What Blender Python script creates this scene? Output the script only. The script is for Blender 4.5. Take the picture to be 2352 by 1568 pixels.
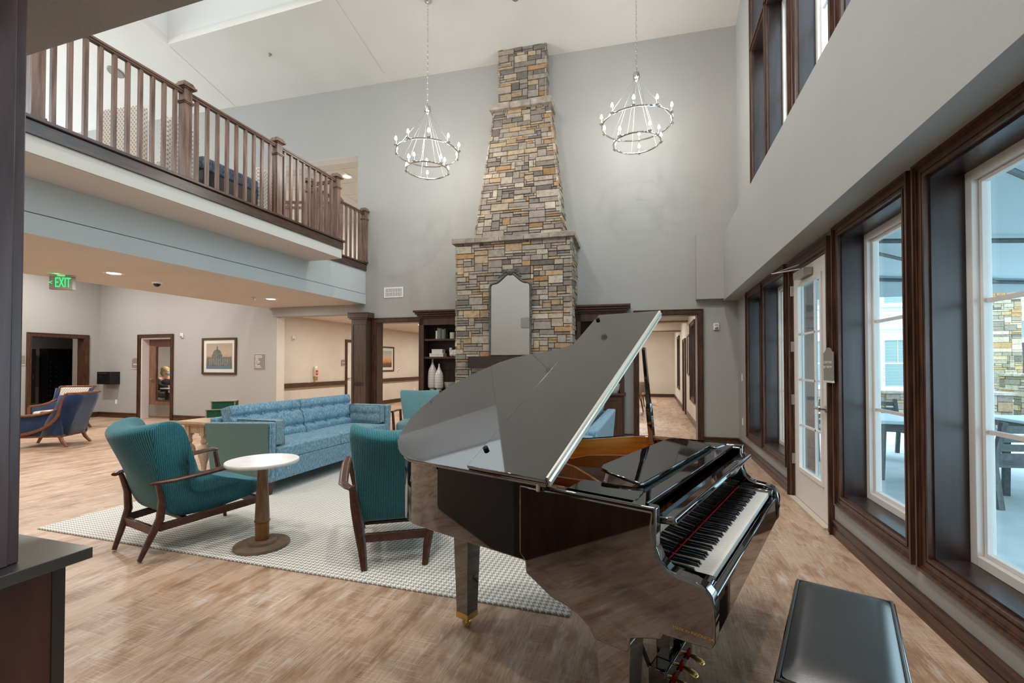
import bpy, bmesh, math, random
from math import sin, cos, pi, radians, sqrt
from mathutils import Vector, Matrix, noise

for _o in list(bpy.data.objects):
    bpy.data.objects.remove(_o, do_unlink=True)
SC = bpy.context.scene
COL = SC.collection

# ------------------------------------------------------------------ camera, world, light, exposure
_cd = bpy.data.cameras.new('camera')
CAM = bpy.data.objects.new('camera', _cd)
COL.objects.link(CAM)
CAM.location = (0, 0, 1.43)
CAM.rotation_euler = (radians(90.9), 0, radians(17.15))
_cd.sensor_width = 36.0
_cd.lens = 1040.0 / 2352 * 36
_cd.shift_y = 36.0 / 2352
_cd.clip_start = 0.05
_cd.clip_end = 300
SC.camera = CAM

_w = bpy.data.worlds.new('overcast_sky')
SC.world = _w
_w.use_nodes = True
_bg = _w.node_tree.nodes['Background']
_bg.inputs['Color'].default_value = (0.78, 0.91, 1.0, 1)
_bg.inputs['Strength'].default_value = 6.0

SC.view_settings.view_transform = 'Standard'
SC.view_settings.look = 'None'
SC.view_settings.gamma = 1.0
SC.view_settings.use_curve_mapping = False
SC.view_settings.exposure = 0.0
try:
    SC.cycles.max_bounces = 8
    SC.cycles.diffuse_bounces = 4
    SC.cycles.glossy_bounces = 4
    SC.cycles.transparent_max_bounces = 12
    SC.cycles.transmission_bounces = 4
    SC.cycles.sample_clamp_indirect = 4.0
    SC.cycles.caustics_reflective = False
    SC.cycles.caustics_refractive = False
    SC.cycles.use_denoising = True
except Exception:
    pass

def lamp(name, kind, loc, power, color=(1, 0.9, 0.78), size=0.2, rot=(0, 0, 0), size_y=None, spread=None):
    ld = bpy.data.lights.new(name, kind)
    ld.energy = power
    ld.color = color
    if kind == 'AREA':
        ld.size = size
        ld.shape = 'DISK'
        if size_y:
            ld.shape = 'RECTANGLE'
            ld.size_y = size_y
        if spread:
            ld.spread = spread
    else:
        ld.shadow_soft_size = size
    o = bpy.data.objects.new(name, ld)
    o.location = loc
    o.rotation_euler = rot
    COL.objects.link(o)
    return o

WARM = (1.0, 0.965, 0.915)
NEUT = (1.0, 0.975, 0.945)
SKYC = (0.86, 0.94, 1.0)
# daylight through the skylight well
lamp('skylight_daylight', 'AREA', (-7.45, 5.4, 9.75), 22, SKYC, 3.9, size_y=2.5)
# chandelier light
lamp('chandelier_light', 'POINT', (-3.77, 7.15, 5.30), 62, NEUT, 0.30)
lamp('chandelier_light', 'POINT', (-0.215, 7.50, 5.45), 62, NEUT, 0.30)
# unseen fill lights added under the high ceiling, behind and above the camera
for _p in ((-3.5, 2.2), (0.0, 2.2), (-3.5, -1.0), (0.0, -1.0), (-7.0, 0.6)):
    lamp('ceiling_fill_light', 'AREA', (_p[0], _p[1], 7.45 + 0.26 * (8.8 - _p[1]) - 0.12), 148, NEUT, 0.5)

# ------------------------------------------------------------------ colour and material helpers
def s(r, g, b):
    def f(c):
        c /= 255.0
        return c / 12.92 if c <= 0.04045 else ((c + 0.055) / 1.055) ** 2.4
    return (f(r), f(g), f(b), 1)

def _new(name):
    m = bpy.data.materials.new(name)
    m.use_nodes = True
    nt = m.node_tree
    return m, nt, nt.nodes['Principled BSDF']

def mk(name, c1, c2=None, scale=5.0, st=(1, 1, 1), rough=0.5, metal=0.0, ior=1.5, bump=0.0, bst=None,
       bscale=60.0, detail=4.0, lo=0.35, hi=0.65, emit=None, estr=1.0, coat=0.0, coord='Object', sheen=0.0):
    m, nt, b = _new(name)
    N, L = nt.nodes, nt.links
    b.inputs['Base Color'].default_value = c1
    b.inputs['Roughness'].default_value = rough
    b.inputs['Metallic'].default_value = metal
    b.inputs['IOR'].default_value = ior
    b.inputs['Coat Weight'].default_value = coat
    b.inputs['Sheen Weight'].default_value = sheen
    if emit:
        b.inputs['Emission Color'].default_value = emit
        b.inputs['Emission Strength'].default_value = estr
    tc = N.new('ShaderNodeTexCoord')
    if c2 is not None:
        mp = N.new('ShaderNodeMapping')
        mp.inputs['Scale'].default_value = st
        nz = N.new('ShaderNodeTexNoise')
        nz.inputs['Scale'].default_value = scale
        nz.inputs['Detail'].default_value = detail
        cr = N.new('ShaderNodeValToRGB')
        cr.color_ramp.elements[0].position = lo
        cr.color_ramp.elements[1].position = hi
        cr.color_ramp.elements[0].color = c1
        cr.color_ramp.elements[1].color = c2
        L.new(tc.outputs[coord], mp.inputs['Vector'])
        L.new(mp.outputs['Vector'], nz.inputs['Vector'])
        L.new(nz.outputs['Fac'], cr.inputs['Fac'])
        L.new(cr.outputs['Color'], b.inputs['Base Color'])
    if bump > 0:
        mp2 = N.new('ShaderNodeMapping')
        mp2.inputs['Scale'].default_value = bst or (1, 1, 1)
        nb = N.new('ShaderNodeTexNoise')
        nb.inputs['Scale'].default_value = bscale
        nb.inputs['Detail'].default_value = 3
        bp = N.new('ShaderNodeBump')
        bp.inputs['Strength'].default_value = bump
        bp.inputs['Distance'].default_value = 0.01
        L.new(tc.outputs[coord], mp2.inputs['Vector'])
        L.new(mp2.outputs['Vector'], nb.inputs['Vector'])
        L.new(nb.outputs['Fac'], bp.inputs['Height'])
        L.new(bp.outputs['Normal'], b.inputs['Normal'])
    return m

def mathn(nt, op, a=None, b=None):
    n = nt.nodes.new('ShaderNodeMath')
    n.operation = op
    for i, v in enumerate((a, b)):
        if v is None:
            continue
        if isinstance(v, (int, float)):
            n.inputs[i].default_value = v
        else:
            nt.links.new(v, n.inputs[i])
    return n.outputs[0]

def mixc(nt, fac, a, b, mode='MIX'):
    n = nt.nodes.new('ShaderNodeMix')
    n.data_type = 'RGBA'
    n.blend_type = mode
    for i, v in ((0, fac), (6, a), (7, b)):
        if isinstance(v, (int, float)):
            n.inputs[i].default_value = v
        elif isinstance(v, tuple):
            n.inputs[i].default_value = v
        else:
            nt.links.new(v, n.inputs[i])
    return n.outputs[2]

def ramp(nt, fac, stops):
    n = nt.nodes.new('ShaderNodeValToRGB')
    e = n.color_ramp.elements
    while len(e) < len(stops):
        e.new(0.5)
    for i, (p, c) in enumerate(stops):
        e[i].position = p
        e[i].color = c
    nt.links.new(fac, n.inputs['Fac'])
    return n.outputs['Color']

def objcoord(nt, st=(1, 1, 1), rot=(0, 0, 0), coord='Object'):
    tc = nt.nodes.new('ShaderNodeTexCoord')
    mp = nt.nodes.new('ShaderNodeMapping')
    mp.inputs['Scale'].default_value = st
    mp.inputs['Rotation'].default_value = rot
    nt.links.new(tc.outputs[coord], mp.inputs['Vector'])
    return mp.outputs['Vector']

def noise_tex(nt, vec, scale, detail=4.0, rough=0.5):
    n = nt.nodes.new('ShaderNodeTexNoise')
    n.inputs['Scale'].default_value = scale
    n.inputs['Detail'].default_value = detail
    n.inputs['Roughness'].default_value = rough
    nt.links.new(vec, n.inputs['Vector'])
    return n.outputs['Fac']

def setbump(nt, b, h, strength=0.3, dist=0.005):
    n = nt.nodes.new('ShaderNodeBump')
    n.inputs['Strength'].default_value = strength
    n.inputs['Distance'].default_value = dist
    nt.links.new(h, n.inputs['Height'])
    nt.links.new(n.outputs['Normal'], b.inputs['Normal'])

# ------------------------------------------------------------------ materials
M = {}
def m_floor():
    m, nt, b = _new('plank_floor')
    v = objcoord(nt, rot=(0, 0, radians(90)))
    br = nt.nodes.new('ShaderNodeTexBrick')
    br.inputs['Scale'].default_value = 1.0
    br.inputs['Brick Width'].default_value = 1.22
    br.inputs['Row Height'].default_value = 0.185
    br.inputs['Mortar Size'].default_value = 0.0012
    br.inputs['Mortar Smooth'].default_value = 0.0
    br.inputs['Color1'].default_value = s(156, 124, 98)
    br.inputs['Color2'].default_value = s(196, 168, 144)
    br.inputs['Mortar'].default_value = s(120, 92, 72)
    br.offset = 0.37
    nt.links.new(v, br.inputs['Vector'])
    g = noise_tex(nt, objcoord(nt, st=(30, 1.3, 1)), 4.0, 6.0, 0.62)
    gc = ramp(nt, g, [(0.26, s(128, 98, 75)), (0.5, s(184, 156, 132)), (0.74, s(218, 198, 178))])
    c = mixc(nt, 0.50, br.outputs['Color'], gc)
    bl = noise_tex(nt, objcoord(nt, st=(3.0, 1.0, 1)), 2.4, 6.0, 0.65)
    blc = ramp(nt, bl, [(0.28, s(150, 118, 92)), (0.44, s(226, 212, 200)), (0.52, (1, 1, 1, 1)), (0.70, s(255, 252, 250))])
    c = mixc(nt, 0.75, c, blc, 'MULTIPLY')
    # weathered grey white patches along the planks
    wn = noise_tex(nt, objcoord(nt, st=(7.0, 1.5, 1)), 2.0, 7.0, 0.70)
    wf = mathn(nt, 'MULTIPLY', mathn(nt, 'MINIMUM', mathn(nt, 'MAXIMUM', mathn(nt, 'MULTIPLY', mathn(nt, 'SUBTRACT', wn, 0.54), 7.0), 0.0), 1.0), 0.62)
    c = mixc(nt, wf, c, s(212, 204, 196))
    # cross-grain saw marks, only in patches
    sw = noise_tex(nt, objcoord(nt, st=(1.6, 46, 1)), 3.0, 3.0, 0.6)
    sm_ = noise_tex(nt, objcoord(nt, st=(2.2, 1.1, 1)), 1.7, 3.0)
    sf = mathn(nt, 'MULTIPLY', mathn(nt, 'MINIMUM', mathn(nt, 'MAXIMUM', mathn(nt, 'MULTIPLY', mathn(nt, 'SUBTRACT', sw, 0.50), 5.0), 0.0), 1.0),
               mathn(nt, 'MINIMUM', mathn(nt, 'MAXIMUM', mathn(nt, 'MULTIPLY', mathn(nt, 'SUBTRACT', sm_, 0.46), 5.0), 0.0), 0.42))
    c = mixc(nt, sf, c, s(226, 210, 194))
    # short dark checks
    dk_ = noise_tex(nt, objcoord(nt, st=(34, 3.2, 1)), 2.6, 3.0, 0.55)
    df = mathn(nt, 'MULTIPLY', mathn(nt, 'MINIMUM', mathn(nt, 'MAXIMUM', mathn(nt, 'MULTIPLY', mathn(nt, 'SUBTRACT', dk_, 0.665), 14.0), 0.0), 1.0), 0.6)
    c = mixc(nt, df, c, s(92, 68, 54))
    nt.links.new(c, b.inputs['Base Color'])
    b.inputs['Roughness'].default_value = 0.42
    b.inputs['IOR'].default_value = 1.4
    setbump(nt, b, g, 0.08, 0.002)
    return m
M['floor'] = m_floor()

def m_rug():
    m, nt, b = _new('houndstooth_rug')
    v = objcoord(nt)
    sx = nt.nodes.new('ShaderNodeSeparateXYZ')
    nt.links.new(v, sx.inputs[0])
    S = 0.036
    fx = mathn(nt, 'FRACT', mathn(nt, 'DIVIDE', sx.outputs[0], S))
    fy = mathn(nt, 'FRACT', mathn(nt, 'DIVIDE', sx.outputs[1], S))
    wa = mathn(nt, 'LESS_THAN', fx, 0.5)
    we = mathn(nt, 'LESS_THAN', fy, 0.5)
    sm = mathn(nt, 'ADD', sx.outputs[0], sx.outputs[1])
    t = mathn(nt, 'LESS_THAN', mathn(nt, 'FRACT', mathn(nt, 'DIVIDE', sm, S / 2)), 0.5)
    n = nt.nodes.new('ShaderNodeMix')
    nt.links.new(t, n.inputs[0]); nt.links.new(wa, n.inputs[2]); nt.links.new(we, n.inputs[3])
    nz = noise_tex(nt, v, 220.0, 2.0)
    fac = mathn(nt, 'MULTIPLY', n.outputs[0], mathn(nt, 'ADD', mathn(nt, 'MULTIPLY', nz, 0.7), 0.45))
    c = mixc(nt, fac, s(236, 231, 221), s(128, 128, 126))
    nt.links.new(c, b.inputs['Base Color'])
    b.inputs['Roughness'].default_value = 0.95
    b.inputs['IOR'].default_value = 1.2
    setbump(nt, b, nz, 0.6, 0.004)
    return m
M['rug'] = m_rug()

def m_wallpaper(name, c, dark):
    m, nt, b = _new(name)
    v = objcoord(nt, st=(1, 1, 1))
    a = noise_tex(nt, objcoord(nt, st=(60, 60, 420)), 2.0, 2.0)
    d = noise_tex(nt, objcoord(nt, st=(420, 420, 60)), 2.0, 2.0)
    e = noise_tex(nt, v, 1.3, 3.0)
    f = mathn(nt, 'ADD', mathn(nt, 'MULTIPLY', mathn(nt, 'ADD', a, d), 0.42), mathn(nt, 'MULTIPLY', e, 0.16))
    cc = ramp(nt, f, [(0.30, dark), (0.68, c)])
    nt.links.new(cc, b.inputs['Base Color'])
    b.inputs['Roughness'].default_value = 0.75
    b.inputs['IOR'].default_value = 1.3
    setbump(nt, b, mathn(nt, 'ADD', a, d), 0.25, 0.002)
    return m
M['wall'] = m_wallpaper('woven_grey_wallpaper', s(178, 176, 172), s(156, 154, 150))
M['wall_brightened'] = m_wallpaper('grey_wallpaper_brightened_for_fascia', s(214, 217, 215), s(194, 198, 197))  # same woven wallpaper, colour lightened in place of light missing on the fascia
M['wall_beige'] = mk('cream_wall_paint', s(214, 203, 189), s(208, 196, 182), scale=2, rough=0.7, ior=1.3)
M['ceiling'] = mk('ceiling_paint', s(226, 221, 214), s(221, 216, 209), scale=1.2, rough=0.85, ior=1.2)
M['soffit'] = mk('warm_soffit_paint', s(210, 205, 198), s(206, 200, 193), scale=1.2, rough=0.8, ior=1.2)
M['white_paint'] = mk('white_well_paint', s(232, 230, 226), rough=0.8, ior=1.2)
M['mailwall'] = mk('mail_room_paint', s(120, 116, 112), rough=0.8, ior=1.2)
DW1, DW2 = s(92, 60, 42), s(54, 33, 24)
M['trim'] = mk('stained_trim_wood', DW2, DW1, scale=6, st=(9, 9, 0.8), rough=0.33, ior=1.5, bump=0.04, bscale=40, bst=(9, 9, 1))
M['trim_h'] = mk('stained_rail_wood', DW2, DW1, scale=6, st=(9, 0.8, 9), rough=0.33, ior=1.5)
M['trim_x'] = mk('stained_cross_wood', DW2, DW1, scale=6, st=(0.8, 9, 9), rough=0.33, ior=1.5)
M['rail_wood'] = mk('railing_wood', s(92, 66, 52), s(138, 108, 92), scale=4, st=(7, 7, 0.6), rough=0.30, ior=1.5)
M['rail_wood_y'] = mk('handrail_wood', s(88, 62, 48), s(124, 94, 80), scale=4, st=(7, 0.6, 7), rough=0.30, ior=1.5)
M['jamb'] = mk('dark_jamb_wood', s(38, 27, 25), s(58, 42, 38), scale=3, st=(6, 6, 0.7), rough=0.30, ior=1.52)
M['cabinet'] = mk('bookcase_wood', s(58, 38, 29), s(80, 55, 42), scale=4, st=(8, 8, 0.7), rough=0.38)
M['cabinet_in'] = mk('bookcase_interior_wood', s(50, 35, 29), s(64, 46, 38), scale=4, st=(8, 8, 0.7), rough=0.5)
M['column'] = mk('column_wood', s(64, 46, 36), s(86, 64, 50), scale=4, st=(8, 8, 0.7), rough=0.35)
M['chair_wood'] = mk('walnut_chair_wood', s(84, 46, 30), s(58, 32, 22), scale=8, st=(4, 4, 4), rough=0.32)
M['blue_chair_wood'] = mk('cherry_chair_wood', s(138, 82, 48), s(104, 60, 36), scale=8, st=(4, 4, 4), rough=0.35)
M['pale_wood'] = mk('bleached_table_wood', s(204, 176, 148), s(182, 152, 124), scale=5, st=(8, 8, 1), rough=0.6)
M['pedestal_wood'] = mk('turned_pedestal_wood', s(134, 106, 84), s(108, 82, 62), scale=6, st=(10, 10, 1), rough=0.5)
M['pedestal_base'] = mk('grey_brown_base_wood', s(128, 104, 86), s(104, 84, 68), scale=8, rough=0.55)
M['brass'] = mk('brass', s(214, 178, 116), rough=0.22, metal=1.0)
M['bronze'] = mk('aged_brass_band', s(134, 96, 56), s(110, 78, 44), scale=9, rough=0.45, metal=0.5)
M['marble'] = mk('white_marble', s(236, 233, 229), s(216, 214, 212), scale=7, rough=0.25, lo=0.45, hi=0.75)
M['nickel'] = mk('polished_nickel', s(216, 212, 206), rough=0.12, metal=1.0)
M['steel'] = mk('brushed_steel', s(188, 186, 182), rough=0.35, metal=1.0)
M['white'] = mk('white_plastic', s(238, 236, 232), rough=0.4)
M['vinyl'] = mk('white_window_vinyl', s(226, 220, 214), rough=0.4)
M['door_white'] = mk('white_door_paint', s(226, 219, 212), rough=0.4)
M['black'] = mk('black_metal', s(16, 15, 15), rough=0.4)
M['dark_gap'] = mk('dark_recess', s(12, 11, 11), rough=0.8)
M['piano'] = mk('black_piano_lacquer', s(7, 6, 6), rough=0.03, ior=2.55)
M['piano_matte'] = mk('black_key_ebony', s(14, 14, 15), rough=0.25, ior=1.55)
M['ivory'] = mk('white_key_ivory', s(240, 236, 228), rough=0.25)
M['felt'] = mk('slate_felt', s(58, 70, 72), s(46, 58, 60), scale=80, rough=0.9, ior=1.1)
M['red_felt'] = mk('red_felt', s(178, 30, 40), s(150, 22, 34), scale=120, rough=0.9, ior=1.1)
M['gold_plate'] = mk('bronze_gold_iron_plate', s(222, 138, 74), s(210, 122, 60), scale=6, rough=0.38, ior=1.5)
M['rim_wood'] = mk('amber_rim_veneer', s(232, 160, 62), s(212, 134, 42), scale=4, st=(0.7, 0.7, 12), rough=0.3)
M['copper'] = mk('copper_strings', s(250, 196, 164), s(226, 158, 124), scale=3, rough=0.35, metal=0.2)
M['grey_board'] = mk('soundboard_strings_grey', s(178, 160, 140), s(150, 134, 116), scale=9, rough=0.5)
M['leather'] = mk('black_bench_leather', s(22, 22, 23), s(32, 32, 34), scale=12, rough=0.40, ior=2.2, bump=0.06, bscale=260)
M['countertop'] = mk('dark_counter_laminate', s(60, 57, 54), s(54, 51, 48), scale=30, rough=0.30, ior=2.0)
M['cherry_panel'] = mk('dark_cherry_panel', s(72, 44, 38), s(94, 58, 52), scale=3, st=(4, 4, 1), rough=0.4)
M['post_wood'] = mk('blue_brown_post_wood', s(80, 64, 68), s(112, 92, 96), scale=3, st=(7, 7, 0.7), rough=0.35)
M['fabric_blue'] = None
M['ceramic'] = mk('glazed_ceramic', s(226, 220, 212), s(206, 200, 192), scale=6, rough=0.2)
M['stone_led'] = mk('cast_stone_ledge', s(176, 165, 150), s(140, 130, 118), scale=8, rough=0.9, ior=1.2, bump=0.5, bscale=22)
M['mortar'] = mk('dark_mortar', s(72, 62, 54), rough=1.0, ior=1.1)
M['concrete'] = mk('patio_concrete', s(206, 214, 216), s(188, 198, 202), scale=3, rough=0.8)
M['gravel'] = mk('dark_gravel', s(40, 46, 54), s(120, 128, 136), scale=16, rough=0.9, bump=0.8, bscale=16)
M['grass'] = mk('lawn_grass', s(126, 140, 78), s(176, 178, 118), scale=10, rough=0.95, bump=0.6, bscale=60)
M['canvas'] = mk('teal_canopy_canvas', s(150, 176, 180), s(142, 168, 174), scale=2, rough=0.9, ior=1.2)
def m_canvas():
    m, nt, b = _new('teal_canopy_canvas')
    b.inputs['Base Color'].default_value = s(190, 202, 205)
    b.inputs['Roughness'].default_value = 0.9
    tl = nt.nodes.new('ShaderNodeBsdfTranslucent')
    tl.inputs['Color'].default_value = s(180, 188, 190)
    mx = nt.nodes.new('ShaderNodeMixShader')
    mx.inputs[0].default_value = 0.5
    nt.links.new(b.outputs[0], mx.inputs[1])
    nt.links.new(tl.outputs[0], mx.inputs[2])
    nt.links.new(mx.outputs[0], nt.nodes['Material Output'].inputs['Surface'])
    return m
M['canvas'] = m_canvas()
M['patio_wood'] = mk('charcoal_patio_slat', s(62, 68, 70), s(82, 88, 88), scale=6, st=(5, 5, 5), rough=0.6)
M['bluegrey'] = mk('pale_blue_exterior_trim', s(214, 228, 236), rough=0.6)
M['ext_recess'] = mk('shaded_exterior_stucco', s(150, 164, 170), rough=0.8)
M['blind'] = None
M['mirror'] = mk('mirror_silver', s(228, 230, 230), rough=0.01, metal=1.0)
M['pewter'] = mk('dark_pewter_frame', s(92, 90, 88), s(66, 65, 64), scale=14, rough=0.5, metal=0.3)
M['sign'] = mk('taupe_sign_plastic', s(134, 126, 118), rough=0.5)
M['sign_text'] = mk('white_sign_lettering', s(226, 222, 216), rough=0.5)
M['exit_green'] = mk('exit_sign_green_glow', s(20, 200, 90), rough=0.4, emit=(0.02, 0.9, 0.22, 1), estr=1.3)
M['bulb'] = mk('lit_bulb_glass', s(255, 250, 240), rough=0.3, emit=(1.0, 0.95, 0.86, 1), estr=22.0)
M['lens'] = mk('lit_downlight_lens', s(255, 250, 240), rough=0.3, emit=(1.0, 0.95, 0.88, 1), estr=14.0)
M['green_velvet'] = mk('emerald_box_cloth', s(8, 84, 56), s(6, 70, 48), scale=40, rough=0.7)
M['box_trim'] = mk('tan_box_edging', s(156, 140, 116), rough=0.5)
M['navy'] = mk('navy_velvet', s(30, 54, 92), s(20, 38, 68), scale=5, rough=0.75, ior=1.25, sheen=0.4)
M['skin'] = mk('skin', s(222, 176, 150), s(210, 160, 136), scale=9, rough=0.5)
M['hair'] = mk('blond_hair', s(206, 176, 126), s(172, 140, 92), scale=20, st=(6, 6, 1), rough=0.5)
M['jacket'] = mk('dark_jacket_cloth', s(34, 30, 30), s(46, 42, 40), scale=20, rough=0.7)
M['mask'] = mk('pale_blue_mask', s(134, 172, 188), rough=0.8)
M['grey_pants'] = mk('grey_trousers', s(92, 92, 94), rough=0.8)
M['paper'] = mk('mat_board', s(232, 226, 216), rough=0.8)
M['red_plastic'] = mk('red_label', s(190, 44, 36), rough=0.4)
M['clear'] = mk('translucent_plastic', s(214, 206, 192), rough=0.3)
M['linen'] = mk('cream_linen', s(214, 208, 196), s(196, 190, 180), scale=60, rough=0.9, ior=1.2)
M['book_grey'] = mk('sage_book_cover', s(112, 116, 104), rough=0.6)
M['book_dark'] = mk('slate_book_cover', s(74, 80, 76), rough=0.6)
M['book_blue'] = mk('blue_book_cover', s(96, 146, 166), rough=0.6)
M['threshold'] = mk('pale_threshold_metal', s(196, 184, 170), rough=0.5)

def m_rib(name, ca, cb, cc, sc=95.0):
    m, nt, b = _new(name)
    tc = nt.nodes.new('ShaderNodeTexCoord')
    sx = nt.nodes.new('ShaderNodeSeparateXYZ')
    nt.links.new(tc.outputs['Object'], sx.inputs[0])
    sn = nt.nodes.new('ShaderNodeSeparateXYZ')
    nt.links.new(tc.outputs['Normal'], sn.inputs[0])
    side = mathn(nt, 'GREATER_THAN', mathn(nt, 'ABSOLUTE', sn.outputs[0]), 0.72)
    mu = nt.nodes.new('ShaderNodeMix')
    nt.links.new(side, mu.inputs[0]); nt.links.new(sx.outputs[0], mu.inputs[2]); nt.links.new(sx.outputs[1], mu.inputs[3])
    u = mu.outputs[0]
    w = mathn(nt, 'SINE', mathn(nt, 'MULTIPLY', u, 2 * pi * sc))
    w = mathn(nt, 'ADD', mathn(nt, 'MULTIPLY', w, 0.5), 0.5)
    nz = noise_tex(nt, objcoord(nt, st=(1, 1, 0.6)), 190.0, 2.0)
    f = mathn(nt, 'ADD', mathn(nt, 'MULTIPLY', w, 0.45), mathn(nt, 'MULTIPLY', nz, 0.6))
    c = ramp(nt, f, [(0.18, ca), (0.55, cb), (0.95, cc)])
    nt.links.new(c, b.inputs['Base Color'])
    b.inputs['Roughness'].default_value = 0.85
    b.inputs['IOR'].default_value = 1.25
    b.inputs['Sheen Weight'].default_value = 0.35
    b.inputs['Sheen Roughness'].default_value = 0.4
    setbump(nt, b, w, 0.5, 0.003)
    return m
M['teal'] = m_rib('ribbed_teal_upholstery', s(20, 66, 76), s(48, 116, 128), s(92, 148, 152), 88.0)
M['teal_plain'] = m_rib('channelled_turquoise_upholstery', s(82, 122, 128), s(104, 144, 148), s(132, 168, 168), 150.0)
M['sofa_side'] = m_rib('ribbed_green_sofa_side', s(66, 92, 86), s(94, 120, 112), s(120, 146, 136), 110.0)

def m_tweed(name, ca, cb, cc):
    m, nt, b = _new(name)
    a = noise_tex(nt, objcoord(nt, st=(60, 60, 9)), 2.4, 4.0, 0.6)
    d = noise_tex(nt, objcoord(nt, st=(14, 14, 150)), 2.0, 3.0, 0.6)
    f = mathn(nt, 'ADD', mathn(nt, 'MULTIPLY', a, 0.65), mathn(nt, 'MULTIPLY', d, 0.35))
    c = ramp(nt, f, [(0.37, ca), (0.5, cb), (0.65, cc)])
    nt.links.new(c, b.inputs['Base Color'])
    b.inputs['Roughness'].default_value = 0.85
    b.inputs['IOR'].default_value = 1.25
    b.inputs['Sheen Weight'].default_value = 0.2
    setbump(nt, b, f, 0.3, 0.003)
    return m
M['fabric_blue'] = m_tweed('blue_tweed', s(66, 106, 132), s(108, 147, 167), s(176, 199, 206))
M['fabric_grey'] = m_tweed('blue_grey_tweed', s(78, 110, 124), s(112, 142, 152), s(160, 184, 188))
M['cream_pattern'] = None

def m_pattern():
    m, nt, b = _new('cream_dotted_upholstery')
    v = objcoord(nt, st=(1, 1, 1))
    sx = nt.nodes.new('ShaderNodeSeparateXYZ')
    nt.links.new(v, sx.inputs[0])
    u = mathn(nt, 'ADD', sx.outputs[0], sx.outputs[1])
    fu = mathn(nt, 'SINE', mathn(nt, 'MULTIPLY', u, 2 * pi / 0.05))
    fz = mathn(nt, 'SINE', mathn(nt, 'MULTIPLY', sx.outputs[2], 2 * pi / 0.06))
    p = mathn(nt, 'ADD', mathn(nt, 'MULTIPLY', mathn(nt, 'MULTIPLY', fu, fz), 0.5), 0.5)
    c = ramp(nt, p, [(0.25, s(206, 198, 186)), (0.6, s(196, 188, 176)), (0.85, s(140, 130, 122))])
    nt.links.new(c, b.inputs['Base Color'])
    b.inputs['Roughness'].default_value = 0.9
    return m
M['cream_pattern'] = m_pattern()
M['navy_weave'] = m_tweed('navy_woven_upholstery', s(44, 54, 70), s(74, 88, 106), s(140, 152, 164))

def m_stripes(name, ca, cb, axis, period, duty=0.5, rough=0.5):
    m, nt, b = _new(name)
    v = objcoord(nt)
    sx = nt.nodes.new('ShaderNodeSeparateXYZ')
    nt.links.new(v, sx.inputs[0])
    f = mathn(nt, 'LESS_THAN', mathn(nt, 'FRACT', mathn(nt, 'DIVIDE', sx.outputs[axis], period)), duty)
    c = mixc(nt, f, ca, cb)
    nt.links.new(c, b.inputs['Base Color'])
    b.inputs['Roughness'].default_value = rough
    return m
M['siding'] = m_stripes('lap_siding', s(196, 214, 228), s(150, 170, 186), 2, 0.17, 0.10, 0.7)
M['blind'] = m_stripes('window_with_blinds', s(150, 172, 186), s(96, 118, 134), 2, 0.06, 0.45, 0.4)
M['tile_ceiling'] = mk('acoustic_ceiling_tile', s(196, 187, 176), s(190, 180, 169), scale=30, rough=0.9, ior=1.2)
M['striped_chair'] = m_stripes('striped_dining_fabric', s(200, 180, 158), s(136, 106, 83), 0, 0.05, 0.5, 0.85)

def m_glass(name, tint, refl=1.5):
    m = bpy.data.materials.new(name)
    m.use_nodes = True
    nt = m.node_tree
    nt.nodes.clear()
    out = nt.nodes.new('ShaderNodeOutputMaterial')
    tr = nt.nodes.new('ShaderNodeBsdfTransparent')
    tr.inputs['Color'].default_value = tint
    gl = nt.nodes.new('ShaderNodeBsdfGlossy')
    gl.inputs['Roughness'].default_value = 0.01
    lw = nt.nodes.new('ShaderNodeLayerWeight')
    lw.inputs['Blend'].default_value = 0.5
    p5 = mathn(nt, 'MULTIPLY', mathn(nt, 'POWER', lw.outputs['Facing'], 4.0), refl)
    fac = mathn(nt, 'ADD', p5, 0.025)
    mx = nt.nodes.new('ShaderNodeMixShader')
    nt.links.new(fac, mx.inputs[0])
    nt.links.new(tr.outputs[0], mx.inputs[1])
    nt.links.new(gl.outputs[0], mx.inputs[2])
    nt.links.new(mx.outputs[0], out.inputs['Surface'])
    return m
M['glass'] = m_glass('blue_tinted_window_glass', (0.86, 0.945, 0.975, 1), 0.5)
M['clear_glass'] = m_glass('clear_glass', (0.97, 0.98, 0.98, 1), 0.4)

def m_stone():
    m, nt, b = _new('ledgestone')
    at = nt.nodes.new('ShaderNodeAttribute')
    at.attribute_name = 'Col'
    v = objcoord(nt)
    nz = noise_tex(nt, v, 14.0, 6.0, 0.65)
    nc = ramp(nt, nz, [(0.30, (0.58, 0.57, 0.57, 1)), (0.50, (1, 1, 1, 1)), (0.72, (1.16, 1.13, 1.09, 1))])
    c = mixc(nt, 0.8, at.outputs['Color'], nc, 'MULTIPLY')
    nt.links.new(c, b.inputs['Base Color'])
    b.inputs['Roughness'].default_value = 0.92
    b.inputs['IOR'].default_value = 1.2
    setbump(nt, b, nz, 0.9, 0.02)
    return m
M['stone'] = m_stone()

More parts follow.
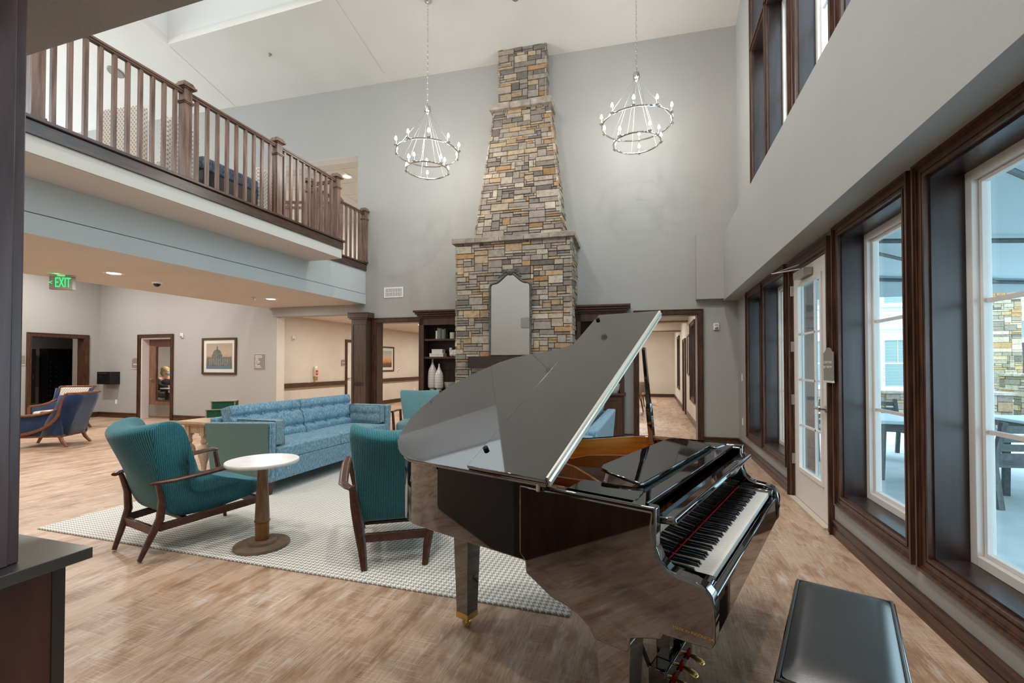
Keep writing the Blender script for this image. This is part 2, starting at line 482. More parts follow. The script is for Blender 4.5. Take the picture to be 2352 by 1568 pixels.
# ------------------------------------------------------------------ mesh builder
class B:
    def __init__(self, f=None):
        self.v, self.fc, self.f = [], [], f
        self.col = None
    def P(self, p):
        if self.f:
            p = self.f(*p)
        self.v.append(tuple(p))
        return len(self.v) - 1
    def box(self, x0, x1, y0, y1, z0, z1):
        i = [self.P((x, y, z)) for z in (z0, z1) for y in (y0, y1) for x in (x0, x1)]
        for q in ((0, 2, 3, 1), (4, 5, 7, 6), (0, 1, 5, 4), (2, 6, 7, 3), (0, 4, 6, 2), (1, 3, 7, 5)):
            self.fc.append(tuple(i[k] for k in q))
        return self
    def hexa(self, lo, hi):
        i = [self.P(p) for p in lo] + [self.P(p) for p in hi]
        n = len(lo)
        self.fc.append(tuple(i[:n][::-1])); self.fc.append(tuple(i[n:]))
        for k in range(n):
            self.fc.append((i[k], i[(k + 1) % n], i[n + (k + 1) % n], i[n + k]))
        return self
    def prism(self, pts, vec):
        vec = Vector(vec)
        return self.hexa(pts, [tuple(Vector(p) + vec) for p in pts])
    def beam(self, a, b, w, h, up=(0, 0, 1), w2=None, h2=None):
        a, b, up = Vector(a), Vector(b), Vector(up)
        d = (b - a).normalized()
        sx = d.cross(up).normalized()
        uz = sx.cross(d)
        w2, h2 = w2 or w, h2 or h
        lo = [a + sx * (i * w / 2) + uz * (j * h / 2) for i, j in ((-1, -1), (1, -1), (1, 1), (-1, 1))]
        hi = [b + sx * (i * w2 / 2) + uz * (j * h2 / 2) for i, j in ((-1, -1), (1, -1), (1, 1), (-1, 1))]
        return self.hexa([tuple(p) for p in lo], [tuple(p) for p in hi])
    def tube(self, path, r, n=10, sq=None, closed=False):
        path = [Vector(p) for p in path]
        m = len(path)
        if isinstance(r, (int, float)):
            r = [r] * m
        rings = []
        up = None
        for k in range(m):
            if closed:
                d = path[(k + 1) % m] - path[k - 1]
            else:
                d = path[min(k + 1, m - 1)] - path[max(k - 1, 0)]
            d = d.normalized() if d.length > 1e-9 else Vector((0, 0, 1))
            if up is None:
                up = Vector((0, 0, 1)) if abs(d.z) < 0.9 else Vector((1, 0, 0))
            sx = d.cross(up)
            if sx.length < 1e-6:
                sx = d.cross(Vector((0.3, 1, 0.2)))
            sx.normalize()
            uz = sx.cross(d).normalized()
            up = uz
            a, b_ = (r[k], r[k]) if sq is None else (r[k] * sq[0], r[k] * sq[1])
            rings.append([self.P(path[k] + sx * (a * cos(2 * pi * t / n)) + uz * (b_ * sin(2 * pi * t / n))) for t in range(n)])
        for k in range(m if closed else m - 1):
            p, q = rings[k], rings[(k + 1) % m]
            for t in range(n):
                self.fc.append((p[t], p[(t + 1) % n], q[(t + 1) % n], q[t]))
        if not closed:
            self.fc.append(tuple(rings[0][::-1])); self.fc.append(tuple(rings[-1]))
        return self
    def lathe(self, prof, c=(0, 0, 0), n=24, axis='z'):
        rings = []
        for r, z in prof:
            r = max(r, 1e-4)
            ring = []
            for t in range(n):
                a = 2 * pi * t / n
                if axis == 'z':
                    p = (c[0] + r * cos(a), c[1] + r * sin(a), c[2] + z)
                elif axis == 'y':
                    p = (c[0] + r * cos(a), c[1] + z, c[2] + r * sin(a))
                else:
                    p = (c[0] + z, c[1] + r * cos(a), c[2] + r * sin(a))
                ring.append(self.P(p))
            rings.append(ring)
        for p, q in zip(rings, rings[1:]):
            for t in range(n):
                self.fc.append((p[t], p[(t + 1) % n], q[(t + 1) % n], q[t]))
        self.fc.append(tuple(rings[0][::-1])); self.fc.append(tuple(rings[-1]))
        return self
    def grid(self, rows, closed_u=False, cap=False):
        idx = [[self.P(p) for p in r] for r in rows]
        n = len(rows[0])
        for a, b_ in zip(idx, idx[1:]):
            for t in range(n if closed_u else n - 1):
                self.fc.append((a[t], a[(t + 1) % n], b_[(t + 1) % n], b_[t]))
        if cap:
            self.fc.append(tuple(idx[0][::-1])); self.fc.append(tuple(idx[-1]))
        return self
    def ball(self, c, r, n=12, sc=(1, 1, 1)):
        prof = [(r * sin(pi * k / n), -r * cos(pi * k / n)) for k in range(n + 1)]
        b = B()
        b.lathe(prof, (0, 0, 0), n * 2)
        o = len(self.v)
        for p in b.v:
            self.P((c[0] + p[0] * sc[0], c[1] + p[1] * sc[1], c[2] + p[2] * sc[2]))
        self.fc += [tuple(k + o for k in f) for f in b.fc]
        return self
    def build(self, name, mat, parent=None, bevel=0, sub=0, angle=40, seg=2, cols=None):
        me = bpy.data.meshes.new(name)
        me.from_pydata(self.v, [], self.fc)
        bm = bmesh.new()
        bm.from_mesh(me)
        bmesh.ops.recalc_face_normals(bm, faces=bm.faces)
        bm.to_mesh(me)
        bm.free()
        for p in me.polygons:
            p.use_smooth = True
        if sub == 0:
            me.set_sharp_from_angle(angle=radians(angle))
        me.materials.append(M[mat] if isinstance(mat, str) else mat)
        if cols:
            ca = me.color_attributes.new('Col', 'FLOAT_COLOR', 'POINT')
            for k, c in enumerate(cols):
                ca.data[k].color = c
        o = bpy.data.objects.new(name, me)
        COL.objects.link(o)
        if parent is not None:
            o.parent = parent
        if bevel:
            md = o.modifiers.new('bevel', 'BEVEL')
            md.width = bevel
            md.segments = seg
            md.limit_method = 'ANGLE'
            md.angle_limit = radians(35)
            md.harden_normals = False
        if sub:
            md = o.modifiers.new('subdivision', 'SUBSURF')
            md.levels = sub
            md.render_levels = sub
        return o

def thing(name, label, cat, loc=(0, 0, 0), rot=0.0, group=None, kind=None):
    o = bpy.data.objects.new(name, None)
    COL.objects.link(o)
    o.location = loc
    o.rotation_euler = (0, 0, rot) if isinstance(rot, (int, float)) else rot
    o.empty_display_size = 0.1
    if label: o['label'] = label
    if cat: o['category'] = cat
    if group: o['group'] = group
    if kind: o['kind'] = kind
    return o

def tag(o, label, cat, group=None, loc=None, rot=None):
    o['label'] = label
    o['category'] = cat
    if group: o['group'] = group
    if loc is not None: o.location = loc
    if rot is not None: o.rotation_euler = (0, 0, rot)
    return o

def struct(b, name, mat, **k):
    o = b.build(name, mat, **k)
    o['kind'] = 'structure'
    return o

def copy_tree(o, parent=None):
    c = o.copy()
    COL.objects.link(c)
    c.parent = parent
    for ch in list(o.children):
        copy_tree(ch, c)
    return c

def text(name, body, size, mat, parent, loc, rot, depth=0.001, align='CENTER'):
    cu = bpy.data.curves.new(name, 'FONT')
    cu.body = body
    cu.size = size
    cu.extrude = depth
    cu.align_x = align
    cu.align_y = 'CENTER'
    cu.materials.append(M[mat])
    tmp = bpy.data.objects.new(name + '_curve', cu)
    COL.objects.link(tmp)
    bpy.context.view_layer.update()
    me = bpy.data.meshes.new_from_object(tmp.evaluated_get(bpy.context.evaluated_depsgraph_get()))
    me.name = name
    bpy.data.objects.remove(tmp, do_unlink=True)
    bpy.data.curves.remove(cu)
    o = bpy.data.objects.new(name, me)
    COL.objects.link(o)
    o.parent = parent
    o.location = loc
    o.rotation_euler = rot
    return o

# ------------------------------------------------------------------ frames of the walls
SK = radians(2.5)
WD = Vector((cos(SK), sin(SK), 0)); WN = Vector((-sin(SK), cos(SK), 0))
FP = Vector((1.46, 8.8, 0))
XR = 1.46
def FW(sv, o, z):            # far wall: along, out into the room, height
    p = FP + WD * sv - WN * o
    return (p.x, p.y, z)
def far_loc(sv, o, z):
    return FW(sv, o, z)
def zceil(y):
    return 7.47 + 0.26 * (8.8 - y)

# ------------------------------------------------------------------ big structure
struct(B().box(-20, 1.80, -6, 22, -0.1, 0), 'floor', 'floor')

# far wall with its openings
def far_wall():
    b = B(FW)
    T = -0.25
    def bx(s0, s1, z0, z1): b.box(s0, s1, T, 0, z0, z1)
    bx(-0.66, 0.35, 0, 3.5)
    bx(-1.70, -0.66, 2.34, 3.5)
    bx(-6.14, -1.70, 0, 3.5)
    bx(-7.16, -6.14, 2.34, 3.5)
    bx(-7.69, -7.16, 0, 3.5)
    bx(-9.87, -7.69, 2.53, 3.5)
    bx(-7.63, 0.35, 3.5, 8.0)
    bx(-9.95, -7.63, 6.03, 8.0)
    bx(-19.5, -9.95, 4.1, 8.6)
    return struct(b, 'wall_far', 'wall')
far_wall()
# picture wall in the lobby, with the office door opening
b = B()
b.box(-14.7, -12.86, 8.52, 8.75, 0, 4.0).box(-11.78, -8.42, 8.52, 8.75, 0, 4.0).box(-12.86, -11.78, 8.52, 8.75, 2.12, 4.0)
struct(b, 'wall_lobby', 'wall')
struct(B().box(-8.42, -8.405, 8.525, 8.75, 0, 2.74), 'trim_hall_return', 'wall_beige')
b = B()
b.box(-14.7, -14.45, 8.17, 8.52, 0, 4.0).box(-14.7, -14.45, 7.08, 8.17, 2.12, 4.0).box(-14.7, -14.45, -3, 7.08, 0, 4.0)
struct(b, 'wall_left', 'wall')
struct(B().box(-14.7, -8.8, -3, 8.75, 4.0, 4.1), 'ceiling_lobby', 'ceiling')

# right wall: lower part with window and door openings, upper part with window openings
WX0, WX1 = XR, XR + 0.24
LOW = [(6.985, 7.86, 0.37, 2.465), (5.84, 6.815, 0.37, 2.465), (4.52, 5.60, 0.0, 2.44), (3.272, 4.25, 0.37, 2.465), (1.55, 3.040, 0.37, 2.465)]
UP = [(6.62, 7.40, 3.72, 6.08), (5.62, 6.50, 3.72, 6.08), (4.40, 5.28, 3.72, 6.08), (3.05, 4.12, 3.72, 6.08),
      (6.62, 7.40, 6.22, 7.35), (5.62, 6.50, 6.22, 7.35), (4.40, 5.28, 6.22, 7.35), (3.05, 4.12, 6.22, 7.35)]
def right_wall():
    b = B()
    def col(y0, y1, z0, z1): b.box(WX0, WX1, y0, y1, z0, z1)
    ys = sorted(LOW, key=lambda q: q[0])
    prev = -6.0
    for (y0, y1, z0, z1) in ys:
        col(prev, y0, 0, 3.6)
        if z0 > 0: col(y0, y1, 0, z0)
        col(y0, y1, z1, 3.6)
        prev = y1
    col(prev, 9.1, 0, 3.6)
    prev = -6.0
    for (y0, y1, z0, z1) in sorted(UP[:4], key=lambda q: q[0]):
        col(prev, y0, 3.6, 11.5)
        col(y0, y1, 3.6, 3.72); col(y0, y1, 6.08, 6.22); col(y0, y1, 7.35, 11.5)
        prev = y1
    col(prev, 9.1, 3.6, 11.5)
    return struct(b, 'wall_right', 'wall')
right_wall()
# bulkhead along the right wall, turning the corner as a shallow box
XB = 1.215
b = B()
b.box(XB, XR, -6, 8.75, 2.555, 3.735)
struct(b, 'wall_bulkhead', 'wall')
b = B(FW).box(-0.70, -0.20, 0, 0.14, 2.585, 3.76)
struct(b, 'wall_chase', 'wall')

# sloping main ceiling with the skylight well
def ceil_piece(b, x0, x1, y0, y1, t=0.15):
    b.hexa([(x0, y0, zceil(y0)), (x1, y0, zceil(y0)), (x1, y1, zceil(y1)), (x0, y1, zceil(y1))],
           [(x0, y0, zceil(y0) + t), (x1, y0, zceil(y0) + t), (x1, y1, zceil(y1) + t), (x0, y1, zceil(y1) + t)])
WXa, WXb, WYa, WYb = -9.5, -5.4, 3.9, 6.72
b = B()
ceil_piece(b, -19.5, WXa, -6, 9.2)
ceil_piece(b, WXb, 1.9, -6, 9.2)
ceil_piece(b, WXa, WXb, WYb, 9.2)
ceil_piece(b, WXa, WXb, -6, WYa)
struct(b, 'ceiling', 'ceiling')
b = B()
zt = 9.85
for (x0, x1, y0, y1) in ((WXa - 0.1, WXa, WYa - 0.1, WYb + 0.1), (WXb, WXb + 0.1, WYa - 0.1, WYb + 0.1), (WXa, WXb, WYb, WYb + 0.1), (WXa, WXb, WYa - 0.1, WYa)):
    zb0, zb1 = zceil(y0) + 0.149, zceil(y1) + 0.149
    b.hexa([(x0, y0, zb0), (x1, y0, zb0), (x1, y1, zb1), (x0, y1, zb1)], [(x0, y0, zt), (x1, y0, zt), (x1, y1, zt), (x0, y1, zt)])
struct(b, 'trim_skylight_well', 'white_paint')
struct(B().box(WXa - 0.1, WXb + 0.1, WYa - 0.1, WYb + 0.1, zt + 0.01, zt + 0.06), 'window_skylight', mk('bright_skylight_pane', s(240, 244, 248), rough=0.5, emit=(0.86, 0.94, 1, 1), estr=0.35))
b = B()
for xx in (-9.49, -5.41):
    b.hexa([(xx - 0.006, WYb + 0.05, zceil(WYb + 0.05) - 0.004), (xx + 0.006, WYb + 0.05, zceil(WYb + 0.05) - 0.004), (xx + 0.006, 8.3, zceil(8.3) - 0.004), (xx - 0.006, 8.3, zceil(8.3) - 0.004)],
           [(xx - 0.006, WYb + 0.05, zceil(WYb + 0.05)), (xx + 0.006, WYb + 0.05, zceil(WYb + 0.05)), (xx + 0.006, 8.3, zceil(8.3)), (xx - 0.006, 8.3, zceil(8.3))])
struct(b, 'trim_ceiling_seam', 'soffit')

# upper floor, balcony slab and fascias
struct(B().box(-8.8, -5.99, -3, 8.55, 3.42, 3.60), 'floor_loft', mk('loft_carpet', s(120, 112, 104), rough=0.95))
struct(B().box(-8.65, -5.99, -3, 8.50, 2.74, 3.42), 'ceiling_soffit', 'soffit')
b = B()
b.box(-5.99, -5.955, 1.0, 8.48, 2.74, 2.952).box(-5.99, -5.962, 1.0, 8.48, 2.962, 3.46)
struct(b, 'wall_fascia', 'wall_brightened')
struct(B().box(-5.99, -5.975, 1.0, 8.48, 2.950, 2.964), 'trim_reveal', 'dark_gap')
b = B().box(-5.96, -5.262, 2.46, 6.775, 3.31, 3.47)
struct(b, 'wall_balcony', mk('balcony_fascia_paint', s(206, 202, 194), rough=0.7))
struct(B().box(-5.95, -5.275, 2.47, 6.76, 3.305, 3.3095), 'ceiling_balcony', 'soffit')
b = B()
b.box(-6.0, -5.245, 2.44, 6.80, 3.47, 3.60).box(-6.0, -5.215, 2.41, 6.83, 3.60, 3.634)
b.box(-6.0, -5.93, 6.80, 8.47, 3.46, 3.60).box(-6.0, -5.905, 6.83, 8.47, 3.60, 3.634)
struct(b, 'trim_balcony', mk('balcony_trim_wood', s(62, 44, 36), s(88, 64, 52), scale=5, st=(9, 0.8, 9), rough=0.25, ior=1.6), bevel=0.006)

# near half wall with column and header (left foreground)
CTZ = 0.86
kx, ky = -1.673, 0.976
b = B().box(-3.4, kx, -1.2, ky, CTZ - 0.034, CTZ)
struct(b, 'trim_counter', 'countertop', bevel=0.002)
struct(B().box(-3.36, kx - 0.075, -1.16, ky - 0.062, 0, CTZ - 0.035), 'wall_half', 'cherry_panel')
struct(B().box(-3.36, kx - 0.072, ky - 0.062, ky - 0.03, 0, CTZ - 0.035), 'trim_half_wall', mk('dark_edge_laminate', s(58, 56, 55), rough=0.4))
b = B().box(-2.05, -1.735, 0.50, 0.81, CTZ, 2.62)
b.box(-2.0, -1.742, 0.80, 0.835, CTZ, 2.62)
struct(b, 'column_near', 'post_wood', bevel=0.004)
struct(B().box(-3.5, 1.2, 0.80, 1.10, 2.62, 2.95), 'wall_header', 'wall')

# back of the room behind the camera: wall with large window openings
b = B()
b.box(-20, 1.7, -4.7, -4.5, 0, 11.5)
struct(b, 'wall_back', 'wall')

# halls behind the far wall
b = B()
b.box(-9.40, -9.20, 8.62, 12.13, 0, 2.75).box(-9.40, -9.20, 13.05, 19, 0, 2.75).box(-9.40, -9.20, 12.13, 13.05, 2.12, 2.75)
struct(b, 'wall_hall', 'wall_beige')
struct(B().box(-9.4, -4.6, 19, 19.2, 0, 2.75), 'wall_hall_end', 'wall_beige')
struct(B().box(-4.8, -4.6, 9.1, 19, 0, 2.75), 'wall_hall_right', 'wall_beige')
struct(B().box(-9.4, -4.6, 8.75, 19.2, 2.72, 2.8), 'ceiling_hall', 'ceiling')
RH = [(10.95, 12.05, 0.63, 2.36), (16.9, 17.9, 0.63, 2.36)]
b = B()
b.box(0.94, 1.2, 9.1, 10.95, 0, 3.0).box(0.94, 1.2, 12.05, 16.9, 0, 3.0).box(0.94, 1.2, 17.9, 21, 0, 3.0)
for (y0, y1, z0, z1) in RH:
    b.box(0.94, 1.2, y0, y1, 0, z0).box(0.94, 1.2, y0, y1, z1, 3.0)
struct(b, 'wall_dining_right', 'wall_beige')
struct(B().box(-4.6, 1.2, 20.85, 21, 0, 3.0), 'wall_dining_end', 'wall_beige')
struct(B().box(-4.6, 1.2, 9.1, 21, 2.95, 3.05), 'ceiling_dining', 'ceiling')
struct(B().box(-4.59, 0.95, 13.1, 13.45, 2.57, 2.95), 'trim_dining_header', 'wall_beige')
struct(B().box(-4.59, 0.95, 16.3, 16.65, 2.53, 2.95), 'trim_dining_header', 'wall_beige')
b = B()
b.box(-4.59, 0.95, 13.06, 13.1, 2.57, 2.62).box(-4.59, 0.95, 16.26, 16.3, 2.53, 2.58)
struct(b, 'trim_header_edge', 'pedestal_wood')
# office behind the lobby door, mail room behind the lobby opening, loft corridor
struct(B().box(-16.0, -10.6, 11.8, 12.0, 0, 3.0), 'wall_office_back', 'wall_beige')
b = B().box(-16.0, -15.8, 8.76, 12, 0, 3.0).box(-10.6, -10.4, 8.75, 12, 0, 3.0)
struct(b, 'wall_office_side', 'wall_beige')
struct(B().box(-16.2, -10.4, 8.75, 12, 2.75, 2.85), 'ceiling_office', 'ceiling')
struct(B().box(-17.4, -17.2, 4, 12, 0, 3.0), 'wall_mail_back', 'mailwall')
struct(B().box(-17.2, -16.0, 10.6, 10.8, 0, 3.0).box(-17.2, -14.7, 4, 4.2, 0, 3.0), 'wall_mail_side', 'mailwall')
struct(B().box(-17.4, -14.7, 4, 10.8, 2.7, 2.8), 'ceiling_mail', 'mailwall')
struct(B(FW).box(-14, -7.45, -4.2, -0.25, 6.06, 6.14), 'ceiling_loft_corridor', 'tile_ceiling')
struct(B(FW).box(-14, -7.45, -4.4, -4.2, 3.5, 6.2), 'wall_loft_corridor', 'wall_beige')
struct(B(FW).box(-7.63, -7.45, -4.2, -0.25, 3.5, 6.2), 'wall_loft_return', 'wall_beige')
struct(B(FW).box(-14, -7.45, -4.2, -0.25, 3.42, 3.55), 'floor_loft_corridor', 'soffit')
b = B(FW)
for k in range(7):
    b.box(-13 + k * 0.9, -12.985 + k * 0.9, -4.2, -0.26, 6.052, 6.06)
for k in range(5):
    b.box(-14, -7.64, -0.6 - k * 0.75, -0.585 - k * 0.75, 6.052, 6.06)
struct(b, 'trim_ceiling_grid', 'soffit')
b = B(FW).box(-9.95, -7.63, -0.25, 0.0, 6.025, 6.032)
struct(b, 'trim_loft_opening', 'soffit')

# baseboards
def bb(b, x0, x1, z=0.115):
    b.box(x0, x1, 0, 0.014, 0, z)
    b.box(x0, x1, 0, 0.020, 0, z * 0.62)
    b.box(x0, x1, 0, 0.026, z, z + 0.022)
def rw(y, o, z): return (XR - o, y, z)
b = B(rw)
for (y0, y1) in ((5.69, 8.8), (-6, 4.43)):
    bb(b, y0, y1)
struct(b, 'baseboard_right', 'trim_h')
b = B(FW)
for (y0, y1) in ((-0.60, 0.0), (-1.95, -1.76)):
    bb(b, y0, y1)
struct(b, 'baseboard_far', 'trim_x')
def pw_(x, o, z): return (x, 8.52 - o, z)
b = B(pw_)
for (y0, y1) in ((-14.45, -12.97), (-11.68, -8.42)):
    bb(b, y0, y1)
struct(b, 'baseboard_lobby', 'trim_x')
def lw(y, o, z): return (-14.45 + o, y, z)
b = B(lw)
bb(b, 8.27, 8.5); bb(b, -3, 6.98)
struct(b, 'baseboard_left', 'trim_h')
def hw(y, o, z): return (-9.2 + o, y, z)
b = B(hw)
bb(b, 8.7, 12.05); bb(b, 13.13, 19)
struct(b, 'baseboard_hall', 'trim_h')
def dr(y, o, z): return (0.94 - o, y, z)
b = B(dr); bb(b, 9.2, 13.8); bb(b, 14.9, 20.85)
b2 = B(lambda x, o, z: (x, 20.85 - o, z)); bb(b2, -4.6, 0.94)
struct(b, 'baseboard_dining', 'trim_h'); struct(b2, 'baseboard_dining_end', 'trim_x')

# ------------------------------------------------------------------ casings
def casing_b(b, a0, a1, z0, z1, w=0.09, bottom=True, o=0.0):
    """stepped picture-frame moulding around an opening a0..a1, z0..z1 on a wall frame (a, out, z)"""
    for (d0, d1, th) in ((0.0, 0.016, 0.026), (0.016, 0.028, 0.018), (0.028, 0.062, 0.024), (0.062, 0.074, 0.031), (0.074, w, 0.042)):
        lo, hi = d0, d1
        zb = z0 - hi if bottom else z0
        b.box(a0 - hi, a0 - lo, o, o + th, zb, z1 + hi)
        b.box(a1 + lo, a1 + hi, o, o + th, zb, z1 + hi)
        b.box(a0 - lo, a1 + lo, o, o + th, z1 + lo, z1 + hi)
        if bottom:
            b.box(a0 - lo, a1 + lo, o, o + th, z0 - hi, z0 - lo)

def window(n, y0, y1, z0, z1, bars, tag_casing=True, xm=None):
    """window in the right wall, built in place; bars = list of (kind, value)"""
    w = thing('window_%d' % n, None, None, kind='structure')
    b = B(rw)
    casing_b(b, y0, y1, z0, z1)
    b.build('casing', 'trim', w)
    D = 0.15
    b = B(rw)
    e = 0.014
    b.box(y0, y0 + e, -D, 0.0, z0, z1).box(y1 - e, y1, -D, 0.0, z0, z1)
    b.box(y0 + e, y1 - e, -D, 0.0, z1 - e, z1).box(y0 + e, y1 - e, -D, 0.0, z0, z0 + e)
    b.build('jamb', 'jamb', w)
    f = 0.065
    b = B(rw)
    for (o0, o1, g0, g1) in ((-D - 0.08, -D + 0.0, e, f), (-D - 0.07, -D - 0.03, f, f + 0.022)):
        b.box(y0 + g0, y0 + g1, o0, o1, z0 + g0, z1 - g0).box(y1 - g1, y1 - g0, o0, o1, z0 + g0, z1 - g0)
        b.box(y0 + g1, y1 - g1, o0, o1, z1 - g1, z1 - g0).box(y0 + g1, y1 - g1, o0, o1, z0 + g0, z0 + g1)
    fr = b.build('frame', 'vinyl', w, bevel=0.003)
    g = f + 0.02
    b = B(rw).box(y0 + g, y1 - g, -D - 0.056, -D - 0.05, z0 + g, z1 - g)
    b.build('pane', 'glass', w)
    for (k, v) in bars:
        b = B(rw)
        if k == 'h':
            b.box(y0 + g, y1 - g, -D - 0.068, -D - 0.046, v - 0.011, v + 0.011)
        else:
            b.box(v - 0.011, v + 0.011, -D - 0.066, -D - 0.048, z0 + g, z1 - g)
        b.build('muntin', 'vinyl', w)
    return w
window(1, *LOW[0], [('h', 1.75), ('h', 1.08)])
window(2, *LOW[1], [('h', 1.75), ('h', 1.08), ('v', 6.02)])
window(3, *LOW[3], [('h', 1.76), ('h', 1.08), ('v', 3.47)])
window(4, *LOW[4], [('h', 1.76), ('h', 1.08), ('v', 2.0)])
for k, u in enumerate(UP):
    window(5 + k, *u, [('h', (u[2] + u[3]) / 2 + 0.1), ('v', u[0] + 0.24)])

# ------------------------------------------------------------------ courtyard door
d = thing('door_1', None, None, kind='structure')
b = B(rw); casing_b(b, 4.52, 5.60, 0.0, 2.44, 0.08, bottom=False); b.build('casing', 'trim', d)
b = B(rw)
b.box(4.52, 4.545, -0.2, 0, 0, 2.44).box(5.575, 5.60, -0.2, 0, 0, 2.44).box(4.545, 5.575, -0.2, 0, 2.415, 2.44)
b.build('jamb', 'trim', d)
ly0, ly1, ga, gb, gz0, gz1 = 4.55, 5.57, 4.735, 5.385, 0.36, 2.24
b = B(rw)
b.box(ly0, ga, -0.055, -0.01, 0.025, 2.41).box(gb, ly1, -0.055, -0.01, 0.025, 2.41)
b.box(ga, gb, -0.055, -0.01, 0.025, gz0).box(ga, gb, -0.055, -0.01, gz1, 2.41)
leaf = b.build('leaf', 'door_white', d, bevel=0.002)
b = B(rw)
for (g0, g1, th) in ((0.0, 0.03, 0.002),):
    b.box(ga - 0.03, ga + 0.01, -0.012, 0.004, gz0 - 0.03, gz1 + 0.03).box(gb - 0.01, gb + 0.03, -0.012, 0.004, gz0 - 0.03, gz1 + 0.03)
    b.box(ga + 0.01, gb - 0.01, -0.012, 0.004, gz0 - 0.03, gz0 + 0.01).box(ga + 0.01, gb - 0.01, -0.012, 0.004, gz1 - 0.01, gz1 + 0.03)
b.build('glazing_bead', 'door_white', leaf)
B(rw).box(ga, gb, -0.036, -0.03, gz0, gz1).build('pane', 'glass', leaf)
for zz in (0.80, 1.27, 1.74):
    B(rw).box(ga, gb, -0.042, -0.024, zz - 0.01, zz + 0.01).build('muntin', 'vinyl', leaf)
B(rw).box(4.97, 4.99, -0.042, -0.024, gz0, gz1).build('muntin', 'vinyl', leaf)
b = B(rw)
b.lathe([(0.031, 0), (0.031, 0.012), (0.014, 0.014), (0.012, 0.05)], (4.63, -0.01, 1.035), 20, 'y')
b.tube([(4.63, 0.042, 1.035), (4.70, 0.044, 1.035), (4.76, 0.042, 1.035)], 0.011, 10)
b.build('lever_handle', 'steel', d)
for zz in (0.42, 1.05, 1.62, 2.22):
    B(rw).box(5.565, 5.59, -0.02, 0.012, zz - 0.055, zz + 0.055).lathe([(0.008, -0.055), (0.008, 0.055)], (5.578, 0.012, zz), 10).build('hinge', 'steel', d)
b = B(rw)
b.box(4.95, 5.28, -0.005, 0.07, 2.29, 2.36)
b.tube([(5.12, 0.05, 2.375), (5.38, 0.24, 2.385), (5.18, 0.04, 2.43)], 0.007, 8)
b.build('door_closer', 'steel', d, bevel=0.004)
B(rw).box(4.545, 5.575, -0.2, 0.05, 0, 0.02).build('threshold', 'threshold', d)

# door and opening casings on the far wall
b = B(FW); casing_b(b, -1.70, -0.66, 0, 2.34, 0.085, bottom=False)
b.box(-1.70, -1.685, -0.25, 0, 0, 2.34).box(-0.675, -0.66, -0.25, 0, 0, 2.34).box(-1.685, -0.675, -0.25, 0, 2.325, 2.34)
struct(b, 'trim_dining_opening', 'trim')
b = B(FW); casing_b(b, -7.16, -6.14, 0, 2.34, 0.085, bottom=False)
b.box(-7.16, -7.145, -0.25, 0, 0, 2.34).box(-6.155, -6.14, -0.25, 0, 0, 2.34).box(-7.145, -6.155, -0.25, 0, 2.325, 2.34)
struct(b, 'trim_hall_opening', 'trim')
# wood column at the wide hall opening
b = B(FW)
b.box(-7.64, -7.27, -0.02, 0.20, 0, 2.40)
b.box(-7.70, -7.21, -0.02, 0.25, 2.42, 2.515).box(-7.67, -7.24, -0.02, 0.23, 2.39, 2.42).box(-7.70, -7.21, -0.02, 0.26, 2.515, 2.535)
b.box(-7.66, -7.25, -0.02, 0.22, 0, 0.14)
o = 0.20
for (z0, z1) in ((0.20, 0.98), (1.06, 2.34)):
    b.box(-7.63, -7.585, o, o + 0.012, z0, z1).box(-7.325, -7.28, o, o + 0.012, z0, z1)
b.box(-7.585, -7.325, o, o + 0.012, 2.28, 2.34).box(-7.585, -7.325, o, o + 0.012, 0.98, 1.06).box(-7.585, -7.325, o, o + 0.012, 0.14, 0.24)
b.box(-7.63, -7.28, o, o + 0.012, 0.98, 1.06)
struct(b, 'column_hall', 'column', bevel=0.002)

# lobby opening casing (mail room) and office door
b = B(lw); casing_b(b, 7.08, 8.17, 0, 2.12, 0.09, bottom=False)
b.box(7.08, 7.095, -0.25, 0, 0, 2.12).box(8.155, 8.17, -0.25, 0, 0, 2.12).box(7.095, 8.155, -0.25, 0, 2.105, 2.12)
struct(b, 'trim_mail_opening', 'trim')
d = thing('door_2', None, None, kind='structure')
b = B(pw_); casing_b(b, -12.86, -11.78, 0, 2.12, 0.09, bottom=False); b.build('casing', 'trim', d)
b = B(pw_)
b.box(-12.86, -12.83, -0.23, 0.0, 0, 2.12).box(-11.81, -11.78, -0.23, 0.0, 0, 2.12).box(-12.83, -11.81, -0.23, 0.0, 2.09, 2.12)
b.build('jamb', 'door_white', d)
b = B(pw_)
g0, g1 = -12.55, -11.92
b.box(-12.825, g0, -0.22, -0.18, 0.02, 2.085).box(g1, -11.815, -0.22, -0.18, 0.02, 2.085)
b.box(g0, g1, -0.22, -0.18, 1.90, 2.085).box(g0, g1, -0.22, -0.18, 0.02, 0.48)
leaf = b.build('leaf', mk('office_door_wood', s(128, 92, 68), s(104, 74, 54), scale=4, st=(8, 8, 0.8), rough=0.4), d)
B(pw_).box(g0, g1, -0.203, -0.197, 0.48, 1.90).build('pane', 'clear_glass', leaf)
b = B(pw_)
b.box(g0 - 0.015, g0 + 0.012, -0.182, -0.165, 0.47, 1.91).box(g1 - 0.012, g1 + 0.015, -0.182, -0.165, 0.47, 1.91)
b.box(g0 + 0.012, g1 - 0.012, -0.182, -0.165, 1.89, 1.91).box(g0 + 0.012, g1 - 0.012, -0.182, -0.165, 0.47, 0.49)
b.build('glazing_bead', 'trim', leaf)
B(pw_).box(-12.81, -11.83, -0.181, -0.177, 0.06, 0.36).build('kick_plate', 'steel', leaf)
b = B(pw_)
b.lathe([(0.03, -0.185), (0.03, -0.165), (0.012, -0.16), (0.012, -0.12)], (-12.72, 0, 1.04), 16, 'y')
b.tube([(-12.72, -0.125, 1.04), (-12.58, -0.125, 1.04)], 0.012, 8)
